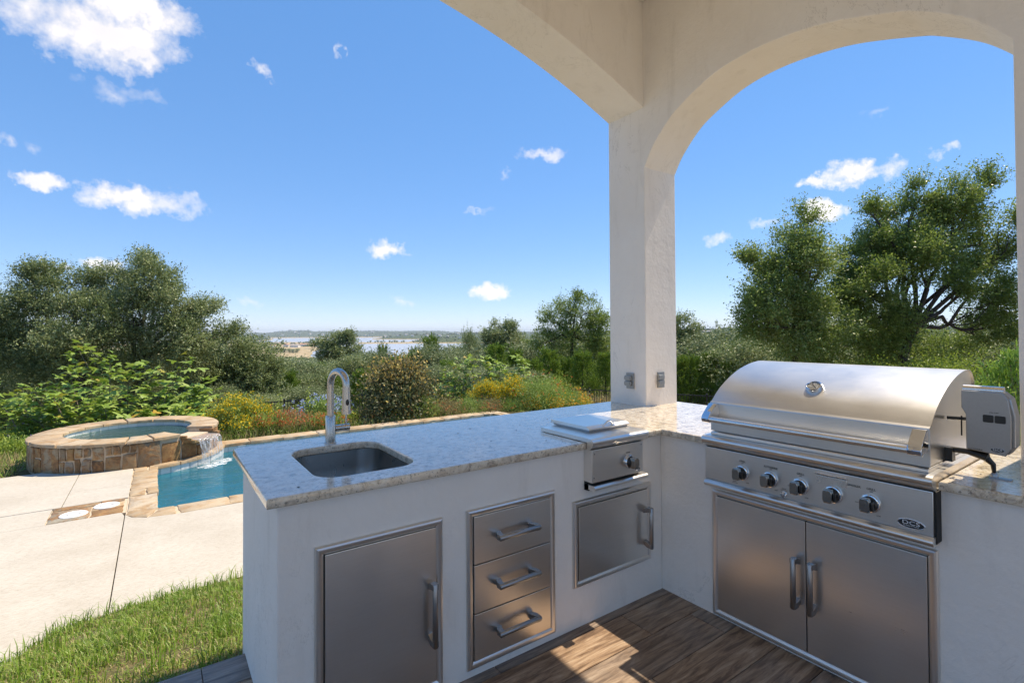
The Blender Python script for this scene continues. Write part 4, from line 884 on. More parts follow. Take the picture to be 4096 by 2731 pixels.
def mat_bark():
    for nm, a_, b_ in (('bark', (.035, .028, .022), (.12, .10, .085)), ('fig_bark', (.13, .10, .075), (.32, .26, .20))):
        k = NT(nm); c = k.coord(scale=(1, 1, .35)); a = k.noise(c, 22, 6, .75, .6)
        k.set(k.b, Base_Color=k.ramp(a, [(.35, a_), (.7, b_)]), Roughness=.95, Normal=k.bump(a, .9, .03)); k.b.inputs['Specular IOR Level'].default_value = .1; MAT[nm] = k.m
mat_bark()

def unit(v): return v/np.maximum(np.linalg.norm(v, axis=-1, keepdims=True), 1e-9)
_unit_np = unit
def leaves(P, D, L, Wd, rs, rnd, flat=.5, name='crown'):
    n = len(P); D = _unit_np(D); ref = _unit_np(rs.normal(size=(n, 3))+np.array([0, 0, flat*2.]))
    S = _unit_np(np.cross(D, ref)); L = np.broadcast_to(L, (n,))[:, None]; Wd = np.broadcast_to(Wd, (n,))[:, None]
    m = P+D*L*.48
    V = np.stack([P, m-S*Wd, P+D*L, m+S*Wd], 1).reshape(-1, 3); b = np.arange(n)*4
    return np_mesh(name, V, np.stack([b, b+1, b+2, b+3], -1), False, rnd)
def crown(lobes, rs, clumps, twigs, nleaf, tl, L, Wd, upb=.3, spread=.30, fine=1.):
    """lobes: (centre, radii). returns leaf points, dirs, clump centres per lobe"""
    Ps, Ds, Rn, cc = [], [], [], []
    vol = np.array([r[0]*r[1]*r[2] for c, r in lobes])**(2/3); share = vol/vol.sum()
    for (c, r), sh in zip(lobes, share):
        c = np.array(c, float); r = np.array(r, float); nc = max(3, int(clumps*sh))
        d = _unit_np(rs.normal(size=(nc, 3))); f = rs.uniform(.25, 1, nc)**.55; C = c+d*r*f[:, None]; cc.append(C)
        ctint = rs.uniform(-.14, .14, nc)
        nt = max(2, int(twigs*sh)); k = rs.randint(0, nc, nt); sp = spread*r.mean()
        B = C[k]+rs.normal(size=(nt, 3))*sp*np.array([1, 1, .7]); out = _unit_np((B-c)/r)
        T = _unit_np(out*.8+rs.normal(size=(nt, 3))*.55+np.array([0, 0, upb])); ln = tl*rs.uniform(.5, 1.5, nt)
        t = rs.uniform(0, 1, (nt, nleaf)); Pl = B[:, None]+T[:, None]*(t*ln[:, None])[..., None]+rs.normal(size=(nt, nleaf, 3))*.03*fine
        Dl = T[:, None]*.7+rs.normal(size=(nt, nleaf, 3))*.75
        Ps.append(Pl.reshape(-1, 3)); Ds.append(Dl.reshape(-1, 3)); Rn.append((rs.uniform(.2, .75, (nt, nleaf))+ctint[k][:, None]+.12*(rs.rand(nt, nleaf) < .15)).ravel())
    return np.concatenate(Ps), np.concatenate(Ds), np.clip(np.concatenate(Rn), 0, 1), cc
def wob(a, b, n, amp, rs, sag=0):
    a, b = np.array(a, float), np.array(b, float); o = []; w = rs.normal(size=(n+1, 3))*amp
    for i in range(n+1):
        t = i/n; o.append(a+(b-a)*t+w[i]*math.sin(math.pi*t)+np.array([0, 0, sag*math.sin(math.pi*t)]))
    return [tuple(p) for p in crom(o, 2)]
def tree_parts(root, base, fork, lobes, cc, r0, rs, bark='bark', per=7, world=True, limb_pts=None):
    q = MB(); p = wob(base, fork, 4, .06*np.linalg.norm(np.array(fork)-np.array(base)), rs); n = len(p)
    q.tube(p, [r0*(1.25 if i == 0 else 1)*(1-.35*i/n) for i in range(n)], 9)
    for (c, r), C in zip(lobes, cc):
        lp = wob(fork, c, 4, .09*np.linalg.norm(np.array(c)-np.array(fork)), rs, .1); n = len(lp); ra = r0*.42
        q.tube(lp, [ra*(1-.7*i/n) for i in range(n)], 7)
        for j in rs.permutation(len(C))[:per]:
            s = lp[rs.randint(n//2, n)]; bp = wob(s, C[j], 3, .1*np.linalg.norm(np.array(C[j])-np.array(s)), rs); m_ = len(bp)
            q.tube(bp, [max(.006, ra*.30*(1-.8*i/m_)) for i in range(m_)], 5)
    return q
def tree(name, label, base, fork, lobes, r0, mat, rs, clumps=60, twigs=2200, nleaf=14, tl=.35, L=.06, Wd=.014, group=None, per=7, upb=.3, spread=.3, cat='tree'):
    t = thing(name, label, cat, base, group)
    P, D, rn, cc = crown(lobes, rs, clumps, twigs, nleaf, tl, L, Wd, upb, spread); n = len(P)
    obj('trunk', tree_parts(t, base, fork, lobes, cc, r0, rs, per=per).mesh(ang=60), MAT['bark'], t)
    sz = rs.uniform(.5, 1.0, n)+.9*rs.rand(n)**3; obj('crown', leaves(P, D, L*sz, Wd*sz*rs.uniform(.8, 1.2, n), rs, np.clip(.5+(rn-.5)*1.35, 0, 1)), MAT[mat], t)
    return t
def px_lobes(L_, d):                              # (px, py, rx_px, ry_px, depth offset)
    o = []
    for px, py, rx, ry, dd in L_:
        s = (d+dd)/FPX; th = math.hypot((px-2048)/FPX, 1); rx_ = rx*s/th**.5
        o.append((tuple(at(px, py, d+dd)), (rx_, rx_*.95, ry*s)))
    return o
# --- the two oaks behind the grill
rs = np.random.RandomState(5)
b = gat(3215, 16.5); fk = at(3205, 1330, 16.5)
tree('live_oak', 'slender upright oak with narrow airy crown behind the grill hood', b, fk, px_lobes([(3090, 1150, 90, 110, 0), (3190, 1000, 75, 110, .3), (3225, 880, 32, 55, .2), (3240, 1090, 70, 130, -.5), (3040, 1270, 75, 70, -.3), (3150, 1350, 130, 70, .4), (3290, 1290, 90, 90, 0), (3010, 1080, 35, 55, .4), (3130, 1230, 90, 70, .2)], 16.5), .11, 'oak_leaf_bright', rs, 110, 8600, 13, .52, .062, .018, spread=.22, upb=.5)
b = gat(3640, 18); fk = at(3665, 1300, 18)
tree('live_oak', 'broad spreading oak with dark crooked limbs behind the rotisserie motor', b, fk, px_lobes([(3470, 1000, 75, 90, 0), (3450, 1160, 95, 100, -.6), (3600, 900, 80, 110, .4), (3680, 1040, 110, 100, -.4), (3830, 830, 85, 110, 0), (3920, 980, 100, 110, .5), (3880, 1130, 100, 50, -.3), (4040, 1180, 100, 90, 0), (3540, 1310, 130, 90, .5), (3960, 1310, 110, 50, .6), (3690, 780, 50, 70, .2), (3390, 1040, 40, 70, .2), (3930, 770, 40, 60, 0), (3490, 860, 40, 50, .3), (4090, 950, 80, 120, 0), (3760, 940, 70, 70, .3), (3390, 1150, 60, 90, 0), (3340, 1230, 60, 70, .2), (3560, 1020, 80, 90, .4)], 18), .19, 'oak_leaf_bright', rs, 180, 17500, 13, .55, .064, .019, per=7, spread=.22, upb=.5)
b = gat(3560, 19.5); fk = at(3590, 1350, 19.5)
tree('live_oak', 'low bushy oak filling the gap beneath the two oaks behind the grill', b, fk, px_lobes([(3420, 1380, 160, 70, 0), (3620, 1390, 150, 70, .4), (3250, 1400, 110, 60, .4), (3800, 1400, 100, 60, .8)], 19.5), .10, 'oak_leaf_bright', rs, 70, 4000, 14, .36, .068, .019)
# --- oaks at the left behind the spa
rs = np.random.RandomState(6)
b = gat(300, 20); fk = at(330, 1420, 20)
tree('live_oak', 'wide dense oak behind the fig bush, farthest from the lake', b, fk, px_lobes([(60, 1300, 130, 150, 0), (150, 1180, 110, 110, .4), (200, 1120, 60, 60, .3), (310, 1190, 110, 90, 0), (330, 1330, 150, 130, -.8), (120, 1440, 170, 110, 0), (-120, 1330, 160, 190, 0), (300, 1470, 150, 80, .5)], 20), .2, 'oak_leaf', rs, 120, 10500, 14, .46, .068, .018, per=7, spread=.22, upb=.45)
b = gat(500, 21); fk = at(560, 1440, 21)
tree('live_oak', 'tall oak with a dark curved limb rising behind the fig bush', b, fk, px_lobes([(470, 1150, 90, 85, 0), (545, 1090, 75, 60, .2), (620, 1160, 100, 110, -.3), (700, 1230, 100, 110, 0), (560, 1280, 140, 110, -.6), (720, 1350, 120, 90, -.3), (810, 1270, 70, 80, .3), (860, 1350, 80, 70, 0), (430, 1290, 110, 100, .4), (650, 1440, 160, 80, .6)], 21), .2, 'oak_leaf', rs, 120, 10500, 14, .46, .068, .018, per=7, spread=.22, upb=.45)
b = gat(1000, 24); fk = at(985, 1530, 24)
tree('live_oak', 'lower rounded oak with a drooping black limb, beside the tall limb oak', b, fk, px_lobes([(920, 1410, 90, 70, 0), (1000, 1420, 90, 60, .3), (960, 1490, 120, 60, -.3), (1060, 1480, 70, 50, 0), (880, 1510, 100, 60, .3), (1040, 1560, 90, 60, .4), (840, 1450, 80, 90, .6)], 24), .16, 'oak_leaf', rs, 100, 6500, 14, .36, .074, .02)
# --- small flat-topped oak and the airy oaks by the column
b = gat(1396, 42); fk = at(1392, 1450, 42)
tree('live_oak', 'small flat-topped oak leaning on a bent black trunk beyond the fence', b, fk, px_lobes([(1290, 1385, 38, 16, 0), (1345, 1362, 50, 20, .3), (1390, 1355, 36, 20, 0), (1330, 1405, 50, 16, -.4), (1290, 1420, 34, 10, 0), (1410, 1395, 30, 20, .2)], 42), .16, 'oak_leaf', rs, 60, 2600, 12, .4, .095, .026)
b = gat(2004, 38); fk = at(2004, 1400, 38)
tree('live_oak', 'wind-pruned oak with ragged rounded crown beyond the yellow bush', b, fk, px_lobes([(1990, 1335, 50, 30, 0), (2030, 1320, 40, 26, .2), (1960, 1380, 55, 40, 0), (2050, 1385, 60, 45, .3), (2000, 1300, 26, 12, 0)], 38), .15, 'oak_leaf', rs, 60, 3000, 12, .4, .09, .025)
b = gat(2290, 30); fk = at(2290, 1340, 30)
tree('live_oak', 'tall thin-crowned oak between the column and the lake view', b, fk, px_lobes([(2270, 1250, 55, 60, 0), (2280, 1195, 34, 26, .2), (2350, 1250, 50, 50, -.2), (2385, 1290, 45, 45, 0), (2210, 1290, 40, 50, 0), (2320, 1360, 100, 60, .3), (2420, 1370, 60, 50, .4), (2180, 1370, 50, 50, 0)], 30), .13, 'oak_leaf_bright', rs, 90, 4200, 12, .36, .078, .021)
b = gat(2735, 32); fk = at(2715, 1360, 32)
tree('live_oak', 'oak with rounded crown seen through the grill arch against the column', b, fk, px_lobes([(2715, 1310, 60, 40, 0), (2760, 1330, 36, 30, .2), (2700, 1360, 60, 40, 0), (2740, 1375, 60, 36, 0), (2660, 1330, 60, 50, .3)], 32), .14, 'oak_leaf', rs, 60, 3000, 12, .38, .085, .023)

# --- thicket prototypes (copied)
def proto_oak(seed, mat, nm='oak'):
    rs = np.random.RandomState(seed); lob = [((rs.uniform(-1, 1)*1.1, rs.uniform(-1, 1)*1.1, rs.uniform(1.3, 3.3)), (rs.uniform(.7, 1.1),)*2+(rs.uniform(.5, .8),)) for _ in range(9)]
    lob.append(((0, 0, 3.2), (.9, .9, .6))); lob += [((rs.uniform(-1.2, 1.2), rs.uniform(-1.2, 1.2), .6), (.8, .8, .6)) for _ in range(3)]
    P, D, rn, cc = crown(lob, rs, 110, 1700, 11, .42, .1, .02, .45, .26); n = len(P); rn = np.clip(.5+(rn-.5)*1.5, 0, 1); t = thing('x', '', '')
    obj('trunk', tree_parts(t, (0, 0, -.3), (0, 0, 1.3), lob, cc, .12, rs, per=4).mesh(ang=60), MAT['bark'], t, local=True)
    obj('crown', leaves(P, D, .10*rs.uniform(.7, 1.3, n), .022*rs.uniform(.8, 1.2, n), rs, rn), MAT[mat], t, local=True); return t
def proto_juniper(seed):
    rs = np.random.RandomState(seed); n = 15000; k = 260
    zc = rs.uniform(0, 1, k)**.85; rad = (1-zc)**.7*1.15+.12; a = rs.uniform(0, 6.283, k); rr = rad*rs.uniform(.35, 1.1, k)
    C = np.stack([np.cos(a)*rr, np.sin(a)*rr, .15+zc*3.5], -1); lead = rs.rand(k) < .12; C[lead, 2] += .35
    i = rs.randint(0, k, n); out = np.stack([np.cos(a), np.sin(a), 0*a], -1)[i]; t = rs.uniform(0, 1, n)
    T = _unit_np(out*.55+np.array([0, 0, 1.])+rs.normal(size=(k, 3))[i]*.22); P = C[i]+T*(t*.55)[:, None]+rs.normal(size=(n, 3))*(.09*(1.1-t))[:, None]
    D = T+rs.normal(size=(n, 3))*.4; rn = np.clip(rs.uniform(.15, .7, n)+.25*t-.1+rs.uniform(-.12, .12, k)[i], 0, 1)
    tr = thing('x', '', ''); q = MB(); q.tube([(0, 0, -.3), (.03, 0, 1.5), (0, .03, 3.4)], [.09, .06, .015], 6); obj('trunk', q.mesh(), MAT['bark'], tr, local=True)
    obj('crown', leaves(P, D, .13*rs.uniform(.6, 1.3, n), .018, rs, rn, .2), MAT['juniper_leaf'], tr, local=True); return tr
PROT = [(proto_oak(31, 'oak_leaf'), 'o'), (proto_oak(32, 'oak_leaf'), 'o'), (proto_oak(33, 'oak_leaf_grey'), 'g'), (proto_oak(34, 'oak_leaf_grey'), 'g'), (proto_juniper(41), 'j'), (proto_juniper(42), 'j'), (proto_juniper(43), 'j')]
KIND = {'o': ('oak_tree', 'dark green scrub oak in the thicket beyond the black fence', 'scrub oaks in the thicket', 3.75), 'g': ('grey_oak', 'grey-green feathery scrub tree in the thicket beyond the black fence', 'grey-green trees in the thicket', 3.75), 'j': ('juniper_tree', 'upright yellowish green juniper in the thicket beyond the black fence', 'junipers in the thicket', 4.0)}
used = set()
def put_tree(i, px, d, top_py, wscale, rz, label=None):
    pr, kd = PROT[i]; b = gat(px, d); zt = at(px, top_py, d).z; h = max(zt-b.z, 1.2); s = h/KIND[kd][3]
    o = pr if i not in used else copy_tree(pr); used.add(i); nm, lab, grp, _ = KIND[kd]
    o.name = nm; o.location = b; o.rotation_euler = (0, 0, rz); w = wscale*min(max(s, .75), 1.5); o.scale = (w, w, s)
    tag(o, label or lab, 'tree', None if label else grp); return o
for (i, px, d, ty, w, lab) in [
    (4, 1532, 40, 1376, .45, 'thin pointed juniper rising above the lake behind the bronze bush'), (5, 1712, 38, 1352, .55, 'twin-topped dark juniper with its tip against the lake'), (6, 1735, 40, 1356, .45, None),
    (0, 1868, 44, 1330, .42, 'ragged narrow oak silhouetted in front of the far lake shore'), (5, 1985, 27, 1380, 1.0, 'bushy green juniper behind the smaller fig'), (4, 2060, 28, 1395, .9, None), (6, 2190, 25, 1405, 1.05, None), (4, 2330, 25, 1405, .95, 'bright green juniper behind the fence between column and lantana'), (5, 2420, 26, 1412, .95, None), (6, 2265, 27, 1440, .9, None),
    (2, 1830, 32, 1412, 1.3, None), (3, 1760, 34, 1400, 1.2, None), (2, 2120, 33, 1360, 1.3, None), (3, 1480, 38, 1425, 1.2, None), (4, 1600, 34, 1425, 1.0, None), (6, 1660, 34, 1408, .9, None), (5, 1560, 33, 1440, .9, None), (0, 1440, 36, 1425, 1.1, None),
    (2, 1280, 34, 1475, 1.3, None), (3, 1180, 33, 1462, 1.2, None), (4, 1330, 30, 1500, .9, 'dark juniper behind the faucet'), (0, 1230, 29, 1500, 1.2, None), (3, 1120, 29, 1495, 1.2, None), (6, 1160, 27, 1490, .8, None), (1, 1060, 36, 1455, 1.2, None), (2, 1400, 27, 1540, 1., None), (3, 1250, 24, 1560, .9, None), (2, 1130, 23.5, 1570, .9, None), (5, 1450, 25, 1480, .9, None), (0, 1560, 26, 1490, 1.1, None), (2, 1700, 26, 1480, 1.2, None), (1, 1850, 25, 1470, 1.2, None), (4, 1790, 27, 1440, .8, None), (3, 1960, 23.5, 1480, 1., None), (1, 2090, 23, 1480, 1.1, None), (5, 2130, 24, 1440, .9, None),
    (2, 2790, 29, 1345, 1.35, 'pale grey-green tree behind the fence, seen between column and grill'), (3, 2870, 31, 1348, 1.2, None), (4, 2760, 25, 1420, 1.0, 'yellowish juniper behind the fence, seen between column and grill'), (5, 2840, 25, 1412, .9, None), (6, 2710, 25, 1440, 1., None), (1, 2950, 26, 1370, 1.1, None), (4, 2920, 24, 1440, .9, None), (0, 3010, 24, 1370, 1.2, None), (3, 3080, 30, 1345, 1.3, None), (2, 3300, 31, 1345, 1.3, None), (1, 3450, 27, 1350, 1.3, None), (3, 3560, 32, 1345, 1.4, None), (0, 3700, 29, 1365, 1.3, None), (2, 3850, 27, 1400, 1.2, None), (1, 3980, 25, 1380, 1.3, None), (0, 4100, 26, 1330, 1.4, None), (3, 4020, 33, 1340, 1.3, None), (1, 3200, 25, 1400, 1.2, None),
    (0, 760, 29, 1400, 1.4, None), (1, 640, 30, 1390, 1.4, None), (0, 420, 31, 1390, 1.5, None), (1, 230, 30, 1400, 1.5, None), (0, 40, 29, 1400, 1.5, None), (1, -140, 27, 1380, 1.5, None), (1, 900, 27, 1480, 1.2, None), (2, 760, 23, 1530, 1.1, None), (0, 700, 22.5, 1540, 1.1, None), (1, 560, 23, 1530, 1.2, None), (0, 330, 22.5, 1540, 1.3, None), (1, 150, 22, 1540, 1.3, None), (0, -30, 21, 1520, 1.3, None), (3, 840, 21.5, 1560, 1., None), (2, 960, 22.5, 1570, 1., None), (1, 1040, 22, 1580, .9, None)]:
    put_tree(i, px, d, ty, w, (px*7.3) % 6.28, lab)
# farther fill rows
rs = np.random.RandomState(9); cx = [-400, 900, 1080, 1250, 1420, 1520, 1700, 1850, 2000, 2450, 2700, 2950, 4400]; cy = [1410, 1445, 1450, 1448, 1420, 1420, 1410, 1390, 1370, 1350, 1365, 1365, 1345]
for d0, n in ((52, 26), (75, 30), (110, 30)):
    for k in range(n):
        px = -300+4600*(k+rs.uniform(.1, .9))/n; d = d0*rs.uniform(.88, 1.15); put_tree(int(rs.choice([0, 1, 0, 2, 4, 5, 3])), px, d, float(np.interp(px, cx, cy))+rs.uniform(0, 22), rs.uniform(1.2, 1.7)*(.7+d0/150), rs.uniform(0, 6.28))
# low brush on the open ground between fence and trees
def scatter_brush():
    rs = np.random.RandomState(77); P, D, L, rn = [], [], [], []
    for _ in range(420):
        px, d = rs.uniform(-200, 4200), rs.uniform(20.5, 32); g = gat(px, d); n = rs.randint(50, 130); h = rs.uniform(.2, .7); tone = rs.uniform(.1, .9)
        a = rs.uniform(0, 6.28, n); r = np.sqrt(rs.rand(n))*h*.8; p = np.stack([g.x+np.cos(a)*r, g.y+np.sin(a)*r, g.z-.1+rs.rand(n)*h*.7], -1); P.append(p); D.append(np.stack([np.cos(a)*.5, np.sin(a)*.5, 1+0*a], -1)+rs.normal(size=(n, 3))*.3); L.append(np.full(n, h*.45)); rn.append(np.clip(tone+rs.normal(size=n)*.15, 0, 1))
    P, D, L, rn = map(np.concatenate, (P, D, L, rn)); obj('dry_brush', leaves(P, D, L, .012, rs, rn, .1), MAT['dry_leaf'], label='tufts of dry brown grass and brush around the fence', cat='dry grass', kind='stuff')
scatter_brush()
# ================================================================== garden beds
def fig_leaf_mesh(seed):
    rs = np.random.RandomState(seed); out = []; lob = [(-2.35, .55), (-1.25, .86), (0, 1.0), (1.25, .86), (2.35, .55)]
    for i, (a, r) in enumerate(lob):
        r *= rs.uniform(.9, 1.1); out += [(a-.30, r*.72), (a-.12, r*.97), (a+.12, r*.97), (a+.30, r*.72)]
        if i < 4: out.append((a+.62, .40+.04*rs.rand()))
    pts = [(0, -.12, 0)]+[(.5*r*math.sin(a), .38+.5*r*math.cos(a)*1.05, -.10*r*r+.05*math.cos(a*2.3)) for a, r in out]; n = len(pts)
    pts.append((0, .38, .03)); f = [(i, (i+1) % n, n) for i in range(n)]
    me = bpy.data.meshes.new('fig_leaf'); me.from_pydata(pts, [], f); me.update(); me.shade_smooth(); return me, np.array(pts), np.array(f)
FIGV = []
for sd_, tone in ((1, .2), (2, .45), (3, .62), (4, .78), (5, .5), (6, 1.0)):
    me, pv, pf = fig_leaf_mesh(sd_); a = me.attributes.new('rnd', 'FLOAT', 'FACE'); a.data.foreach_set('value', np.full(len(pf), tone, np.float32)); me.materials.append(MAT['fig_leaf']); FIGV.append((me, pv, pf, tone))
def frame_from(d, up=(0, 0, 1)):
    d = Vector(d).normalized(); s = d.cross(Vector(up)); s = s.normalized() if s.length > 1e-3 else Vector((1, 0, 0)); n = s.cross(d); return Matrix((s, d, n)).transposed()
def fig_bush(label, tips, d, root_px, seed, size=.19, extra=1400, big=300):
    """tips: (px,py,depth offset,spread) of the shoot ends"""
    rs = np.random.RandomState(seed); base = gat(root_px, d); t = thing('fig_bush', label, 'shrub', base); q = MB(); L_ = []
    for px, py, dd, sp in tips:
        e = np.array(at(px, py, d+dd)); b0 = np.array(gat(root_px+(px-root_px)*.35, d+dd*.5)); b0[2] -= .05
        p = wob(b0, e, 4, .10, rs, -.08); n = len(p); q.tube(p, [.018*(1-.7*i/n) for i in range(n)], 6)
        m = int(44*sp)
        for j in range(m):
            k = n-1-int(abs(rs.normal())*n*.30); k = max(int(n*.12), k); pos = np.array(p[k])+rs.normal(size=3)*.11*sp; a = rs.uniform(0, 6.28); dv = np.array([math.cos(a), math.sin(a), rs.uniform(-.35, .75)]); L_.append((pos, dv, size*rs.uniform(.65, 1.25)))
    obj('stems', q.mesh(ang=60), MAT['fig_bark'], t); order = rs.permutation(len(L_)); near = sorted(order, key=lambda i: -L_[i][2]+.05*rs.rand())
    vs, fs, at_, b = [], [], [], 0
    for c, i in enumerate(near):
        pos, dv, s = L_[i]; me, pv, pf, tone = FIGV[int(rs.choice([0, 1, 1, 2, 2, 3, 4, 4, 4, 5], p=[.14, .14, .12, .13, .12, .12, .07, .07, .06, .03]))]
        R3 = frame_from(dv); tw = Matrix.Rotation(rs.uniform(-.5, .5), 3, 'Y')
        if c < big:
            o = obj('leaf', me, None, t, local=True); M4 = (R3@tw).to_4x4()@Matrix.Scale(s, 4); M4.translation = Vector(pos)-t.location; o.matrix_basis = M4
        else:
            vs.append((pv*s)@np.array((R3@tw).transposed())+pos); fs.append(pf+b); at_.append(np.full(len(pf), tone)); b += len(pv)
    if vs: o = obj('foliage', np_mesh('fig', np.concatenate(vs), np.concatenate(fs), True, np.concatenate(at_)), MAT['fig_leaf'], t, kind='stuff')
    return t
rs = np.random.RandomState(12); tips = [(315, 1400, 0, 1.1), (440, 1450, .2, 1.1), (530, 1480, -.2, 1.2), (620, 1490, .1, 1.1), (735, 1460, 0, 1.2), (820, 1540, -.1, 1.2), (840, 1580, -.3, 1.1), (280, 1490, .4, 1), (210, 1550, 0, 1.1), (140, 1570, -.3, 1.1), (60, 1610, 0, 1.1), (10, 1640, .3, 1.1), (-60, 1600, 0, 1.1)]
tips += [(rs.uniform(-60, 850), rs.uniform(1560, 1690), rs.uniform(-.9, .6), 1.1) for _ in range(34)]
fig_bush('big sprawling fig bush with broad lobed leaves behind the spa', tips, 12.2, 430, 51, .26)
tips = [(1830, 1450, 0, .9), (1880, 1440, .2, .9), (1935, 1445, 0, .9), (2000, 1460, .2, 1), (2085, 1440, 0, .9), (2100, 1490, -.2, .9), (1790, 1500, 0, 1), (1745, 1560, 0, .9), (1800, 1600, -.2, 1), (1850, 1620, 0, .9), (1960, 1510, 0, 1), (2110, 1540, .2, .8), (1860, 1530, 0, 1), (2050, 1510, 0, 1)]
tips += [(rs.uniform(1740, 1900), rs.uniform(1530, 1640), rs.uniform(-.6, .6), 1) for _ in range(8)]
fig_bush('smaller fig bush with lobed leaves behind the bright yellow flowers', tips, 16.5, 1920, 52, .25)

def bush(name, label, base, rad, h, mat, seed, n=5000, L=.06, Wd=.014, clumps=40, upb=.5, flowers=None, top_only=True, squash=1., stems=14, tone=None, cat='shrub', group=None, bottom=.0, spread=.22):
    rs = np.random.RandomState(seed); t = thing(name, label, cat, base, group); bx, by, bz = base
    a = rs.uniform(0, 6.283, clumps); f = np.sqrt(rs.rand(clumps)); zc = bottom+(1-bottom)*rs.rand(clumps)**.8; env = np.sqrt(np.clip(1-(zc*.95)**2.4, .04, 1))
    C = np.stack([bx+np.cos(a)*f*rad*env, by+np.sin(a)*f*rad*env, bz+zc*h*.92], -1); k = rs.randint(0, clumps, n); o = C[k]-np.array([bx, by, bz+h*.3])
    P = C[k]+rs.normal(size=(n, 3))*np.array([1, 1, .8])*spread*rad; P[:, 2] = np.maximum(P[:, 2], bz+.01); D = _unit_np(o)*.5+rs.normal(size=(n, 3))*.6+np.array([0, 0, upb])
    rn = np.clip(rs.uniform(.1, .8, n)+rs.uniform(-.15, .15, clumps)[k], 0, 1)
    if tone: rn = tone(P, rn, rs)
    q = MB()
    for j in range(stems): p = wob((bx+rs.uniform(-.3, .3)*rad, by+rs.uniform(-.3, .3)*rad, bz-.03), C[rs.randint(clumps)], 3, .04, rs); q.tube(p, [.009*(1-.7*i/len(p)) for i in range(len(p))], 5)
    obj('stems', q.mesh(ang=60), MAT['fig_bark'], t); obj('foliage', leaves(P, D, L*rs.uniform(.6, 1.35, n), Wd*rs.uniform(.8, 1.25, n), rs, rn), MAT[mat], t)
    for (fm, nf, fs, zmin, per) in (flowers or []):
        i = np.where(P[:, 2] > bz+zmin*h)[0]; out = np.linalg.norm(P[i]-np.array([bx, by, bz+h*.35]), axis=1)+rs.uniform(0, .25*rad, len(i)); i = i[np.argsort(-out)][:max(nf*3, 10)]; i = rs.choice(i, min(nf, len(i)), False)
        Pf = np.repeat(P[i], per, 0)+rs.normal(size=(len(i)*per, 3))*fs*.55; Df = rs.normal(size=Pf.shape)+np.array([0, 0, .4]); m = len(Pf)
        obj('flowers', leaves(Pf, Df, fs*rs.uniform(.7, 1.3, m), fs*.42, rs, rs.rand(m), .8), MAT[fm], t, kind='stuff')
    return t
def bed(px, d): return tuple(gat(px, d))
def ht(px, py, d): return at(px, py, d).z-gat(px, d).z
